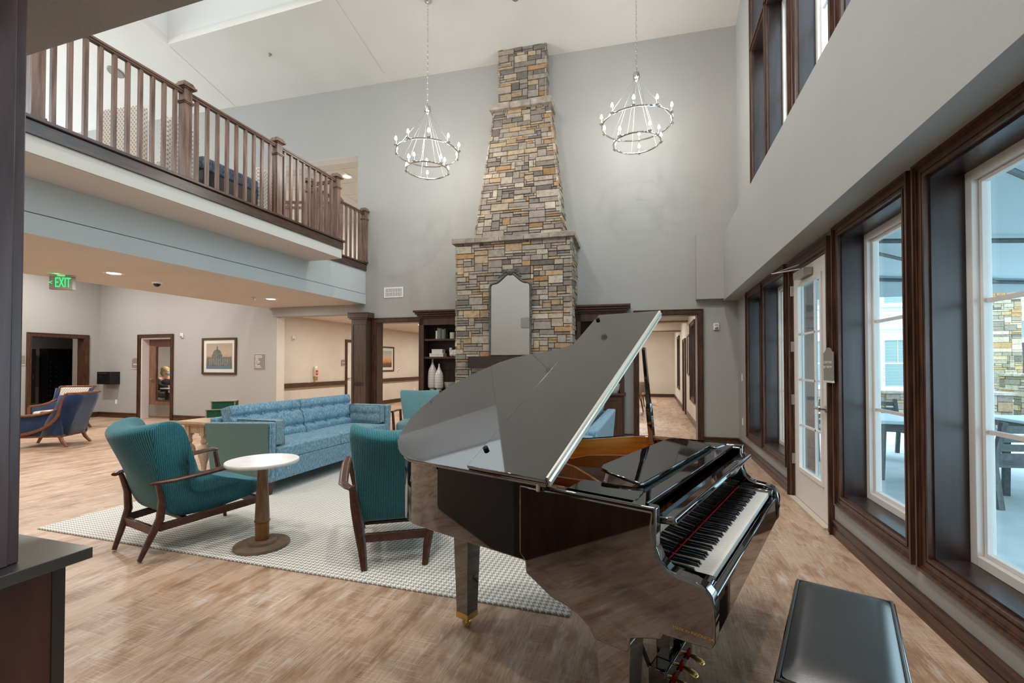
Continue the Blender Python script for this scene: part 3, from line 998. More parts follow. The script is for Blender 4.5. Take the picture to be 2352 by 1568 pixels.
b.build('lever_handle', 'steel', d)

# hall door (white panel door) on the hall wall
d = thing('door_3', None, None, kind='structure')
b = B(hw); casing_b(b, 12.13, 13.05, 0, 2.12, 0.09, bottom=False); b.build('casing', 'trim', d)
b = B(hw); b.box(12.14, 13.04, -0.06, -0.02, 0.01, 2.11)
for (a0, a1) in ((12.26, 12.54), (12.64, 12.92)):
    for (z0, z1) in ((0.22, 0.85), (1.0, 1.92)):
        b.box(a0, a1, -0.02, -0.012, z0, z1)
        b.box(a0 + 0.05, a1 - 0.05, -0.012, -0.004, z0 + 0.05, z1 - 0.05)
b.build('leaf', 'door_white', d)
b = B(hw); b.lathe([(0.03, -0.02), (0.03, 0.0), (0.012, 0.0), (0.012, 0.045)], (12.22, 0, 0.98), 14, 'y')
b.tube([(12.22, 0.045, 0.98), (12.36, 0.045, 0.98)], 0.012, 8)
b.build('lever_handle', 'steel', d)
# dining hall side: framed windows and door casing as seen at a grazing angle
for k, (y0, y1, z0, z1) in enumerate(RH):
    w = thing('window_%d' % (20 + k), None, None, kind='structure')
    b = B(dr); casing_b(b, y0, y1, z0, z1, 0.08); b.build('casing', 'trim', w)
    b = B(dr); b.box(y0, y0 + 0.012, -0.2, 0, z0, z1).box(y1 - 0.012, y1, -0.2, 0, z0, z1).box(y0, y1, -0.2, 0, z1 - 0.012, z1).box(y0, y1, -0.2, 0, z0, z0 + 0.012)
    b.build('jamb', 'jamb', w)
    B(dr).box(y0, y1, -0.21, -0.2, z0, z1).build('pane', 'glass', w)
b = B(dr); casing_b(b, 13.9, 14.8, 0, 2.1, 0.08, bottom=False); b.box(13.9, 14.8, 0, 0.006, 0, 2.1)
struct(b, 'door_4', 'trim')

# ================================================================== THINGS
random.seed(7)

# ------------------------------------------------------------------ stone work
STONES = [(176, 167, 156), (164, 156, 147), (186, 175, 161), (138, 131, 124), (192, 178, 158), (182, 158, 128), (178, 146, 110), (150, 142, 133), (196, 186, 171), (128, 122, 117), (188, 168, 142), (170, 162, 151), (158, 150, 142), (180, 170, 158)]
def stone_face(b, cols, W, Hh, mapf, seed=1, cell=0.047, colw=0.052, gap=0.003):
    """random ashlar packed on a W x Hh face; mapf(u in 0..1, z, out) -> point"""
    rnd = random.Random(seed)
    nx, nz = max(2, int(W / colw)), max(2, int(Hh / cell))
    cw, ch = W / nx, Hh / nz
    used = [[False] * nx for _ in range(nz)]
    for r in range(nz):
        for c in range(nx):
            if used[r][c]:
                continue
            h = rnd.choice((1, 1, 1, 2, 2, 2, 3)); w = rnd.randint(3, 8)
            if rnd.random() < 0.15: w = rnd.randint(1, 3)
            h = min(h, nz - r)
            k = 0
            while k < w and c + k < nx and not used[r][c + k]:
                k += 1
            w = k
            if nx - (c + w) in (1,) and not used[r][c + w]: w += 1
            for rr in range(r, r + h):
                if any(used[rr][cc] for cc in range(c, c + w)):
                    h = rr - r
                    break
            for rr in range(r, r + h):
                for cc in range(c, c + w):
                    used[rr][cc] = True
            u0, u1 = c * cw + gap / 2, (c + w) * cw - gap / 2
            z0, z1 = r * ch + gap / 2, (r + h) * ch - gap / 2
            if c == 0: u0 = 0
            if c + w == nx: u1 = W
            t = 0.012 + rnd.random() * 0.022
            i = 0.006
            j = lambda: (rnd.random() - 0.5) * 0.006
            base = s(*rnd.choice(STONES))
            k = 0.64 + rnd.random() * 0.34
            col = (base[0] * k * 1.03, base[1] * k * 0.985, base[2] * k * 0.925, 1)
            lo = [(u0, z0), (u1, z0), (u1, z1), (u0, z1)]
            hi = [(u0 + i, z0 + i), (u1 - i, z0 + i), (u1 - i, z1 - i), (u0 + i, z1 - i)]
            n0 = len(b.v)
            b.hexa([mapf(p[0] / W, p[1], -0.004) for p in lo], [mapf(p[0] / W, p[1] + j(), t + j()) for p in hi])
            cols.extend([col] * (len(b.v) - n0))

def stone_block(parent, name, cx0, cx1, dep0, z0, z1, top=None, seed=1, sides='LR', cell=0.047):
    """stone-clad block on the far wall; top=(s0,s1,dep) for a taper"""
    t0, t1, td = top or (cx0, cx1, dep0)
    Hh = z1 - z0
    def lerp(a, c, z): return a + (c - a) * z / Hh
    b = B(); cols = []
    def front(u, z, o):
        a, c, dd = lerp(cx0, t0, z), lerp(cx1, t1, z), lerp(dep0, td, z)
        return FW(a + (c - a) * u, dd + o - 0.03, z0 + z)
    stone_face(b, cols, max(cx1 - cx0, 0.1), Hh, front, seed, cell)
    def right(u, z, o):
        c, dd = lerp(cx1, t1, z), lerp(dep0, td, z)
        return FW(c + o - 0.03, dd * (1 - u), z0 + z)
    def left(u, z, o):
        a, dd = lerp(cx0, t0, z), lerp(dep0, td, z)
        return FW(a - o + 0.03, dd * u, z0 + z)
    stone_face(b, cols, dep0, Hh, right, seed + 1, cell)
    stone_face(b, cols, dep0, Hh, left, seed + 2, cell)
    # core (mortar) inside
    ob = b.build(name, 'stone', parent, cols=cols, angle=25)
    e = 0.03
    B().hexa([FW(cx0 + e, 0, z0), FW(cx1 - e, 0, z0), FW(cx1 - e, dep0 - e, z0), FW(cx0 + e, dep0 - e, z0)],
             [FW(t0 + e, 0, z1), FW(t1 - e, 0, z1), FW(t1 - e, td - e, z1), FW(t0 + e, td - e, z1)]).build('mortar_core', 'mortar', ob)
    return ob

fp = thing('stone_fireplace', 'tall tapering fireplace chimney of tan and grey ledgestone on the far wall', 'fireplace')
stone_block(fp, 'lower_body', -4.985, -2.815, 0.88, 0.0, 3.66, seed=3)
stone_block(fp, 'tapered_body', -4.70, -2.985, 0.68, 3.74, 6.33, top=(-4.395, -3.275, 0.40), seed=13)
stone_block(fp, 'top_block', -4.335, -3.365, 0.28, 6.43, 7.62, seed=23)
def ledge(name, s0, s1, dep, z0, z1, n):
    b = B()
    L = s1 - s0
    for k in range(n):
        a, c = s0 + L * k / n + 0.002, s0 + L * (k + 1) / n - 0.002
        j = (k % 2) * 0.006
        b.hexa([FW(a, 0, z0), FW(c, 0, z0), FW(c, dep - 0.012 - j, z0), FW(a, dep - 0.012 - j, z0)], [FW(a, 0, z1), FW(c, 0, z1), FW(c, dep - j, z1 - j), FW(a, dep - j, z1 - j)])
    return b.build(name, 'stone_led', fp, bevel=0.006)
ledge('lower_ledge', -5.04, -2.76, 0.94, 3.655, 3.745, 5)
ledge('upper_ledge', -4.46, -3.235, 0.48, 6.32, 6.435, 3)
B(FW).box(-4.68, -3.10, 0.85, 1.04, 1.36, 1.57).build('mantel_beam', mk('espresso_mantel_wood', s(44, 34, 30), s(56, 44, 38), scale=4, st=(1, 8, 8), rough=0.4), fp, bevel=0.004)

# mirror on the mantel
mr = thing('arched_mirror', 'tall arched mirror with dark pewter frame standing on the fireplace mantel', 'mirror', FW(-3.912, 0.935, 1.575), SK)
def arch_outline(w, h, hump, n=18):
    pts = [(-w, 0.0)]
    pts += [(-w, h * 0.80)]
    for k in range(1, 6):
        a = pi - (pi / 2) * k / 5
        pts.append((-w + 0.07 + 0.07 * cos(a), h * 0.80 + 0.07 * sin(a)))
    for k in range(1, n):
        t = k / n
        x = (-w + 0.07) + (2 * w - 0.14) * t
        z = h * 0.80 + 0.07 + hump * (0.5 - 0.5 * cos(2 * pi * t)) ** 1.1
        pts.append((x, z))
    for k in range(0, 5):
        a = pi / 2 - (pi / 2) * k / 5
        pts.append((w - 0.07 + 0.07 * cos(a), h * 0.80 + 0.07 * sin(a)))
    pts += [(w, h * 0.80), (w, 0.0)]
    return pts
ol = arch_outline(0.355, 1.53, 0.17)
B().prism([(x, -0.012, z + 0.02) for x, z in ol], (0, 0.01, 0)).build('glass', 'mirror', mr)
B().prism([(x * 1.02, 0.0, z) for x, z in ol], (0, 0.02, 0)).build('backing', 'pewter', mr)
B().tube([(x * 1.05, -0.015, z + 0.015) for x, z in ol], 0.022, 8, closed=True).build('frame', 'pewter', mr)
b = B()
ztop = 1.53 * 0.80 + 0.07 + 0.17
b.ball((0, -0.03, ztop + 0.03), 0.05, 8, (1.2, 0.5, 1.1))
for sx in (-1, 1):
    for k in range(6):
        a = k / 5
        b.ball((sx * (0.05 + 0.15 * a), -0.03, ztop + 0.04 - 0.10 * a * a + 0.012 * sin(7 * a)), 0.034 - 0.016 * a, 6, (1.2, 0.6, 0.9))
    b.tube([(sx * 0.05, -0.035, ztop + 0.06), (sx * 0.11, -0.04, ztop + 0.075), (sx * 0.15, -0.035, ztop + 0.03), (sx * 0.11, -0.03, ztop + 0.015)], [0.012, 0.011, 0.009, 0.006], 6)
b.build('crest_ornament', 'pewter', mr)
for sx in (-1, 1):
    b = B()
    for zz in (0.70, 0.74, 0.78):
        b.ball((sx * 0.385, -0.025, zz), 0.024, 6, (0.9, 0.7, 1))
    b.build('side_ornament', 'pewter', mr)

# ------------------------------------------------------------------ bookcases
def bookcase(s0, s1, c0, c1, label, shelf_z):
    t = thing('built_in_bookcase', label, 'bookcase')
    D = 0.33
    b = B(FW)
    b.box(s0, s1, 0.0, 0.02, 0.90, 2.36)
    bk = b.build('back_panel', 'cabinet_in', t)
    b = B(FW)
    b.box(s0, s0 + 0.03, 0, D, 0.90, 2.36).box(s1 - 0.03, s1, 0, D, 0.90, 2.36).box(s0, s1, 0, D, 2.24, 2.36)
    b.box(s0, s0 + 0.075, D, D + 0.02, 0.90, 2.36).box(s1 - 0.075, s1, D, D + 0.02, 0.90, 2.36).box(s0, s1, D, D + 0.02, 2.22, 2.36)
    b.build('case', 'cabinet', t)
    b = B(FW)
    e = 0.0
    for k, (z0, z1) in enumerate(((2.36, 2.39), (2.39, 2.43), (2.43, 2.47), (2.47, 2.51))):
        e = 0.025 + 0.03 * k
        b.box(s0 - (e if c0 else 0), s1 + (e if c1 else 0), 0, D + 0.02 + e, z0, z1)
    b.build('crown_moulding', 'cabinet', t, bevel=0.008)
    for z in shelf_z:
        B(FW).box(s0 + 0.03, s1 - 0.03, 0.02, D - 0.01, z - 0.035, z).build('shelf', 'cabinet', t)
    B(FW).box(s0 - (0.03 if c0 else 0), s1 + (0.03 if c1 else 0), 0, 0.46, 0.87, 0.905).build('counter', 'cabinet', t, bevel=0.004)
    B(FW).box(s0, s1, 0, 0.42, 0.0, 0.87).build('base_cabinet', 'cabinet', t)
    m = (s0 + s1) / 2
    for (a0, a1, kx) in ((s0 + 0.04, m - 0.01, m - 0.06), (m + 0.01, s1 - 0.04, m + 0.06)):
        b = B(FW)
        b.box(a0, a1, 0.42, 0.435, 0.12, 0.84)
        b.box(a0, a0 + 0.06, 0.435, 0.445, 0.12, 0.84).box(a1 - 0.06, a1, 0.435, 0.445, 0.12, 0.84)
        b.box(a0 + 0.06, a1 - 0.06, 0.435, 0.445, 0.12, 0.18).box(a0 + 0.06, a1 - 0.06, 0.435, 0.445, 0.78, 0.84)
        dd = b.build('cabinet_door', 'cabinet', t)
        B(FW).lathe([(0.006, 0.445), (0.006, 0.46), (0.014, 0.465), (0.012, 0.478)], (kx, 0, 0.66), 12, 'y').build('knob', 'steel', dd)
    return t
bookcase(-5.95, -5.02, True, False, 'dark wood bookcase left of the stone chimney holding white vases', (1.94, 1.58))
bookcase(-2.80, -1.95, False, True, 'dark wood bookcase right of the stone chimney, mostly behind the piano lid', (1.94, 1.58))

def far_thing(b, name, mat, sv, o, z, label, cat, group=None, bevel=0, **k):
    ob = b.build(name, mat, bevel=bevel, **k)
    ob.location = FW(sv, o, z)
    ob.rotation_euler = (0, 0, SK)
    return tag(ob, label, cat, group)
# books on the top shelf
bx = -5.645
bkinfo = [(0.035, 0.165, 'linen', 'thin white book at the left end of the row on the left bookcase'),
          (0.030, 0.225, 'book_grey', 'pale sage book next to the white one on the left bookcase'),
          (0.032, 0.215, 'book_grey', 'sage book second from the white one on the left bookcase'),
          (0.042, 0.220, 'book_dark', 'dark grey book in the middle of the row on the left bookcase'),
          (0.040, 0.190, 'book_grey', 'short sage book right of the dark one on the left bookcase'),
          (0.036, 0.205, 'book_dark', 'dark grey book at the right end of the row on the left bookcase')]
for (w, h, mt, lab) in bkinfo:
    b = B().box(0, w - 0.002, 0, 0.15, 0, h)
    far_thing(b, 'book', mt, bx, 0.28, 1.94, lab, 'book', 'books on the top shelf of the left bookcase', 0.002)
    bx += w
far_thing(B().lathe([(0.05, 0), (0.052, 0.002), (0.052, 0.128), (0.046, 0.132), (0.02, 0.128)]), 'pillar_candle', 'linen', -5.315, 0.20, 1.94, 'white pillar candle beside the books on the left bookcase', 'candle')
far_thing(B().box(-0.15, 0.15, -0.09, 0.09, 0, 0.07).box(-0.153, 0.153, -0.093, 0.093, 0.052, 0.072), 'decorative_box', 'ceramic', -5.63, 0.19, 1.58, 'white flat box under another on the left bookcase middle shelf', 'box', None, 0.003)
far_thing(B().box(-0.115, 0.115, -0.075, 0.075, 0, 0.08).box(-0.118, 0.118, -0.078, 0.078, 0.06, 0.082), 'decorative_box', 'ceramic', -5.62, 0.19, 1.652, 'smaller white box stacked on top on the left bookcase middle shelf', 'box', None, 0.003)
b = B()
for (x, z, r) in ((-0.03, 0.05, 0.052), (0.04, 0.05, 0.05), (0.0, 0.10, 0.045), (0.045, 0.105, 0.045)):
    b.ball((x, 0, z), r, 8, (1, 0.8, 1))
b.tube([(-0.045, 0, 0.04), (-0.055, 0, 0.12), (-0.05, 0, 0.185)], [0.03, 0.032, 0.03], 10)
far_thing(b, 'knot_sculpture', 'ceramic', -5.30, 0.19, 1.58, 'white knotted ceramic sculpture on the left bookcase middle shelf', 'sculpture')
def vase_prof(h, r):
    return [(r * 0.62, 0), (r * 0.60, 0.03), (r * 0.9, 0.05), (r, 0.09), (r * 0.99, h * 0.4), (r * 0.92, h * 0.58), (r * 0.80, h * 0.66), (r * 0.45, h * 0.77), (r * 0.22, h * 0.86), (r * 0.16, h * 0.93), (r * 0.18, h), (r * 0.10, h - 0.005)]
M['vase'] = m_stripes('banded_grey_glaze', s(206, 200, 194), s(168, 162, 156), 2, 0.052, 0.12, 0.2)
v1 = far_thing(B().lathe(vase_prof(0.635, 0.098), n=28), 'tall_vase', 'vase', -5.745, 0.20, 0.905, 'taller grey banded bottle vase on the left bookcase counter', 'vase')
v2 = far_thing(B().lathe(vase_prof(0.535, 0.088), n=28), 'tall_vase', 'vase', -5.560, 0.295, 0.905, 'shorter grey banded bottle vase beside the taller one', 'vase')
far_thing(B().lathe([(0.07, 0), (0.075, 0.02), (0.10, 0.04), (0.135, 0.16), (0.13, 0.165), (0.09, 0.05)], n=4), 'ribbed_bowl', 'vase', -5.36, 0.22, 0.905, 'white banded square bowl right of the bottle vases', 'bowl', angle=20)
# right bookcase contents that show above the lid
far_thing(B().box(0, 0.04, 0, 0.15, 0, 0.22), 'book', 'book_blue', -2.33, 0.28, 1.94, 'blue book on the right bookcase just over the piano lid', 'book')
far_thing(B().box(0, 0.10, 0, 0.12, 0, 0.13), 'decorative_box', 'linen', -2.46, 0.28, 1.94, 'white block beside the blue book on the right bookcase', 'box')
far_thing(B().lathe([(0.07, 0), (0.08, 0.02), (0.12, 0.08), (0.135, 0.17), (0.125, 0.17), (0.09, 0.05)]), 'ribbed_bowl', 'vase', -2.12, 0.24, 0.905, 'white banded bowl on the right bookcase counter beside the lid', 'bowl')

# ------------------------------------------------------------------ chandeliers
def ring_pts(r, z, n=48):
    return [(r * cos(2 * pi * k / n), r * sin(2 * pi * k / n), z) for k in range(n)]
def chandelier(loc, ztop, label, rot=0.0):
    t = thing('ring_chandelier', label, 'chandelier', loc, rot, 'two tier ring chandeliers')
    R1, R2, dz = 0.545, 0.365, -0.305
    B().tube(ring_pts(R1, 0), 0.013, 8, closed=True).build('upper_ring', 'nickel', t)
    B().tube(ring_pts(R2, dz), 0.013, 8, closed=True).build('lower_ring', 'nickel', t)
    b = B().lathe([(0.012, 0.10), (0.05, 0.09), (0.055, 0.05), (0.055, 0.0), (0.035, -0.01), (0.03, -0.04), (0.012, -0.05)], (0, 0, 0.74), 20)
    b.build('hub', 'nickel', t)
    for k in range(5):
        a = 2 * pi * k / 5 + 0.3
        B().tube([(0.03 * cos(a), 0.03 * sin(a), 0.72), (R1 * cos(a), R1 * sin(a), 0)], 0.0030, 6).build('rod', 'steel', t)
        a += pi / 5
        B().tube([(0.03 * cos(a), 0.03 * sin(a), 0.72), (R2 * cos(a), R2 * sin(a), dz)], 0.0030, 6).build('rod', 'steel', t)
    for (R, z, n, ph) in ((R1 + 0.018, 0.0, 10, 0.0), (R2 + 0.018, dz, 5, 0.6)):
        for k in range(n):
            a = 2 * pi * k / n + ph
            x, y = R * cos(a), R * sin(a)
            c = B().lathe([(0.006, -0.02), (0.012, -0.012), (0.034, 0.012), (0.034, 0.018), (0.011, 0.018), (0.011, 0.085), (0.012, 0.09)], (x, y, z), 12).build('candle_socket', 'nickel', t)
            B().lathe([(0.008, 0.09), (0.020, 0.105), (0.023, 0.122), (0.014, 0.15), (0.003, 0.17)], (x, y, z), 10).build('bulb', 'bulb', c)
    b = B()
    L = ztop - 0.85
    n = int(L / 0.05)
    for k in range(n):
        zc = 0.84 + L * (k + 0.5) / n
        h = L / n * 0.62
        w = 0.011
        pts = []
        for q in range(10):
            a = 2 * pi * q / 10
            u, v = w * cos(a), h * sin(a)
            pts.append((u, 0, zc + v) if k % 2 else (0, u, zc + v))
        b.tube(pts, 0.0032, 5, closed=True)
    b.build('chain', 'nickel', t)
    B().lathe([(0.065, 0.0), (0.06, -0.02), (0.02, -0.03), (0.008, -0.05)], (0, 0, ztop - 0.0), 20).build('canopy', 'nickel', t)
    return t
chandelier((-3.77, 7.15, 5.155), zceil(7.15) - 5.155 - 0.01, 'two tier nickel ring chandelier left of the chimney', 0.2)
chandelier((-0.215, 7.50, 5.29), zceil(7.50) - 5.29 - 0.01, 'two tier nickel ring chandelier right of the chimney', 0.9)

# ------------------------------------------------------------------ balcony railing
def baluster(b, x, y, z0, z1, w=0.036):
    b.box(x - w / 2, x + w / 2, y - w / 2, y + w / 2, z0, z1)
def newel(t, x, y, z0=3.634, z1=4.81, w=0.098):
    b = B()
    h = w / 2
    b.box(x - h, x + h, y - h, y + h, z0, z1 - 0.05)
    for (e, a, c) in ((0.016, z0, z0 + 0.02), (0.010, z0 + 0.02, z0 + 0.045), (0.018, z1 - 0.245, z1 - 0.225), (0.010, z1 - 0.26, z1 - 0.245),
                      (0.012, z1 - 0.085, z1 - 0.07), (0.034, z1 - 0.07, z1 - 0.045), (0.018, z1 - 0.045, z1 - 0.02), (0.008, z1 - 0.02, z1)):
        b.box(x - h - e, x + h + e, y - h - e, y + h + e, a, c)
    return b.build('newel_post', 'rail_wood', t, bevel=0.002)
def handrail(t, p, q, z=4.715):
    b = B()
    d = Vector(q) - Vector(p)
    for (w, z0, z1) in ((0.05, z - 0.055, z - 0.03), (0.066, z - 0.03, z - 0.012), (0.054, z - 0.012, z)):
        b.beam((p[0], p[1], (z0 + z1) / 2), (q[0], q[1], (z0 + z1) / 2), w, z1 - z0)
    return b.build('handrail', 'rail_wood_y' if abs(d.y) > abs(d.x) else 'rail_wood', t, bevel=0.004)
rl = thing('balcony_railing', 'stained wood balustrade along the upper balcony with square newels', 'railing')
NX = -5.345
NY = [2.62, 4.00, 5.40, 6.73]
for y in NY:
    newel(rl, NX, y)
for y0, y1, n in ((NY[0], NY[1], 10), (NY[1], NY[2], 9), (NY[2], NY[3], 9)):
    handrail(rl, (NX, y0 + 0.049, 0), (NX, y1 - 0.049, 0))
    for k in range(n):
        yy = y0 + (y1 - y0) * (k + 1) / (n + 1)
        b = B(); baluster(b, NX, yy, 3.634, 4.665); b.build('baluster', 'rail_wood', rl)
handrail(rl, (NX - 0.049, NY[3], 0), (-5.945, NY[3], 0))
for k in range(4):
    b = B(); baluster(b, NX - 0.12 * (k + 1), NY[3], 3.634, 4.665); b.build('baluster', 'rail_wood', rl)
newel(rl, -5.945, 8.40)
newel(rl, -5.945, NY[3] + 0.02)
handrail(rl, (-5.945, NY[3] + 0.07, 0), (-5.945, 8.35, 0))
for k in range(10):
    b = B(); baluster(b, -5.945, 6.93 + k * 0.143, 3.634, 4.665); b.build('baluster', 'rail_wood', rl)
st = thing('stair_railing', 'second wood balustrade further back on the loft by the corridor', 'railing')
def at(x, y, Y):             # point on the loft at the distance Y seen toward a direction
    return (x, Y, y)
newel(st, -7.75, 7.45, 3.60, 4.95, 0.10)
handrail(st, (-7.70, 7.45, 0), (-6.35, 7.95, 0), 4.84)
newel(st, -6.30, 7.97, 3.60, 4.95, 0.10)
b = B().beam((-7.70, 7.45, 4.70), (-6.35, 7.95, 4.70), 0.05, 0.05); b.build('lower_rail', 'rail_wood', st)
for k in range(8):
    f = (k + 0.7) / 8.4
    b = B(); baluster(b, -7.70 + 1.35 * f, 7.45 + 0.5 * f, 3.60, 4.80); b.build('baluster', 'rail_wood', st)

# ------------------------------------------------------------------ loft furniture
LZ = 3.60
def loft_chair(loc, rot, label, w=0.62, h=1.12, dp=0.56):
    t = thing('upholstered_chair', label, 'chair', loc, rot, 'cream patterned loft seats')
    B().box(-w / 2, w / 2, -0.06, 0.06, 0.20, h).build('backrest', 'cream_pattern', t, bevel=0.03, seg=3)
    B().box(-w / 2, w / 2, 0.06, dp, 0.26, 0.46).build('seat', 'cream_pattern', t, bevel=0.03, seg=3)
    for sx in (-1, 1):
        for y in (0.0, dp - 0.06):
            B().beam((sx * (w / 2 - 0.04), y, 0.26), (sx * (w / 2 - 0.03), y, 0), 0.045, 0.045, (0, 1, 0)).build('leg', 'black', t)
    return t
loft_chair((-6.72, 4.20, LZ), radians(6), 'high backed cream patterned chair on the loft nearest the camera', 0.68, 1.24)
loft_chair((-5.99, 4.42, LZ), radians(90), 'cream patterned chair turned sideways behind the second newel', 0.46, 1.02, 0.34)
loft_chair((-6.02, 5.84, LZ), radians(88), 'cream patterned chair on the loft behind the third newel', 0.36, 0.98, 0.40)
bn = thing('upholstered_bench', 'long navy woven bench on dark base behind the balcony railing', 'bench', (-6.15, 5.05, LZ), 0)
B().box(-0.22, 0.22, -0.36, 0.58, 0.54, 0.73).build('cushion', 'navy_weave', bn, bevel=0.03, seg=3)
B().box(-0.20, 0.20, -0.34, 0.56, 0.0, 0.54).build('base', 'black', bn)

# ------------------------------------------------------------------ rug
rug = B().box(-5.10, -0.45, 2.56, 6.55, 0.0, 0.011).build('area_rug', 'rug', bevel=0.003)
tag(rug, 'large white and grey houndstooth rug under the seating group', 'rug')

# ------------------------------------------------------------------ teal lounge chairs
RZ = 0.011
def chair_shell():
    prof = [(-0.24, 0.25), (-0.02, 0.235), (0.25, 0.255), (0.42, 0.285), (0.47, 0.34), (0.455, 0.41), (0.36, 0.44), (0.12, 0.43), (-0.06, 0.41), (-0.14, 0.44),
            (-0.20, 0.55), (-0.27, 0.71), (-0.335, 0.86), (-0.375, 0.935), (-0.43, 0.955), (-0.51, 0.945), (-0.565, 0.905), (-0.55, 0.86), (-0.49, 0.74), (-0.395, 0.55), (-0.30, 0.36)]
    cy = sum(p[0] for p in prof) / len(prof); cz = sum(p[1] for p in prof) / len(prof)
    rows = []
    for t in (-1.0, -0.96, -0.8, -0.5, 0.0, 0.5, 0.8, 0.96, 1.0):
        row = []
        for (y, z) in prof:
            hb = max(0.0, min(1.0, (z - 0.42) / 0.45)) if y < -0.12 else 0.0
            hw_ = 0.275 + 0.045 * hb - (0.045 if z < 0.33 else (0.02 if y < -0.3 and z < 0.6 else 0.0))
            yy = y + 0.17 * hb * abs(t) ** 2.2
            zz = z + 0.055 * hb * abs(t) ** 1.6
            k = 1.0 if abs(t) < 0.99 else 0.80
            if abs(t) > 0.99:
                yy = yy + (0.035 if y > 0.3 else 0) * -1
                zz = zz + ((z < 0.33) * 0.03) - ((z > 0.84) * 0.03) - ((0.38 < z < 0.45 and y > -0.15) * 0.025)
            row.append((t * hw_, yy, zz))
        rows.append(row)
    b = B()
    b.grid(rows, closed_u=True, cap=True)
    return b
def lounge_chair(loc, rot, label, mat='teal', group='teal lounge chairs around the rug'):
    t = thing('lounge_armchair', label, 'armchair', loc, rot, group)
    sh = chair_shell().build('upholstered_shell', mat, t, sub=2)
    for sx in (-1, 1):
        b = B()
        b.tube([(sx * 0.205, -0.43, 0.0), (sx * 0.222, -0.385, 0.12), (sx * 0.252, -0.325, 0.28), (sx * 0.277, -0.325, 0.42), (sx * 0.290, -0.355, 0.535), (sx * 0.298, -0.365, 0.565)],
               [0.019, 0.026, 0.034, 0.030, 0.022, 0.020], 10, (0.75, 1.15))
        b.build('leg', 'chair_wood', t)
        b = B()
        b.tube([(sx * 0.275, 0.425, 0.0), (sx * 0.305, 0.415, 0.22), (sx * 0.345, 0.40, 0.42), (sx * 0.385, 0.385, 0.60)], [0.016, 0.026, 0.027, 0.022], 10, (0.8, 1.1))
        b.build('leg', 'chair_wood', t)
        b = B()
        b.tube([(sx * 0.292, -0.40, 0.558), (sx * 0.325, -0.365, 0.566), (sx * 0.362, -0.28, 0.570), (sx * 0.380, -0.05, 0.585), (sx * 0.395, 0.20, 0.610), (sx * 0.398, 0.37, 0.622), (sx * 0.39, 0.415, 0.612)],
               [0.022, 0.026, 0.029, 0.030, 0.030, 0.026, 0.016], 12, (1.15, 0.62))
        b.build('armrest', 'chair_wood', t)
        B().beam((sx * 0.245, -0.33, 0.215), (sx * 0.31, 0.41, 0.255), 0.026, 0.058).build('side_rail', 'chair_wood', t, bevel=0.006)
    B().box(-0.235, 0.235, -0.365, -0.335, 0.165, 0.225).build('rear_rail', 'chair_wood', t, bevel=0.005)
    B().box(-0.30, 0.30, 0.385, 0.415, 0.215, 0.275).build('front_rail', 'chair_wood', t, bevel=0.005)
    for y in (-0.15, 0.12):
        B().box(-0.26, 0.26, y - 0.02, y + 0.02, 0.225, 0.245).build('seat_slat', 'chair_wood', t)
    return t
lounge_chair((-3.645, 2.81, RZ), radians(-12), 'ribbed teal lounge armchair at the left beside the round pedestal table')
lounge_chair((-1.94, 3.17, RZ), radians(31), 'ribbed teal lounge armchair seen from behind at the piano tail')

# wing chair by the chimney
wc = thing('channel_back_armchair', 'turquoise channel backed armchair at the far end of the rug before the bookcase', 'armchair', (-3.95, 7.15, 0.0), radians(200))
rows = []
for t_ in (-1, -0.9, -0.5, 0, 0.5, 0.9, 1):
    row = []
    for (y, z) in ((-0.20, 0.42), (-0.25, 0.60), (-0.31, 0.85), (-0.34, 0.94), (-0.38, 0.95), (-0.42, 0.92), (-0.38, 0.70), (-0.32, 0.45), (-0.30, 0.30), (-0.2, 0.28)):
        k = max(0, (z - 0.35) / 0.6)
        row.append((t_ * (0.27 + 0.10 * k), y + 0.12 * abs(t_) ** 2.5 * k, z + 0.02 * abs(t_) * k))
    rows.append(row)
B().grid(rows, closed_u=True, cap=True).build('backrest', 'teal_plain', wc, sub=2)
b = B()
for x in (-0.16, 0.0, 0.16):
    b.tube([(x * 0.9, -0.205, 0.45), (x, -0.262, 0.66), (x * 1.2, -0.315, 0.87), (x * 1.25, -0.345, 0.952)], 0.004, 5)
b.build('channel_seam', 'teal', wc)
B().box(-0.31, 0.31, -0.24, 0.36, 0.28, 0.45).build('seat', 'teal_plain', wc, bevel=0.05, seg=3)
for sx in (-1, 1):
    b = B().tube([(sx * 0.33, -0.28, 0.0), (sx * 0.33, -0.24, 0.3), (sx * 0.35, -0.26, 0.60)], [0.02, 0.026, 0.022], 8)
    b.build('leg', 'chair_wood', wc)
    B().tube([(sx * 0.33, 0.34, 0.0), (sx * 0.335, 0.35, 0.3), (sx * 0.355, 0.36, 0.62)], [0.018, 0.024, 0.022], 8).build('leg', 'chair_wood', wc)
    B().tube([(sx * 0.35, -0.29, 0.61), (sx * 0.365, 0.05, 0.63), (sx * 0.36, 0.39, 0.635)], [0.02, 0.028, 0.022], 10, (1.2, 0.7)).build('armrest', 'chair_wood', wc)

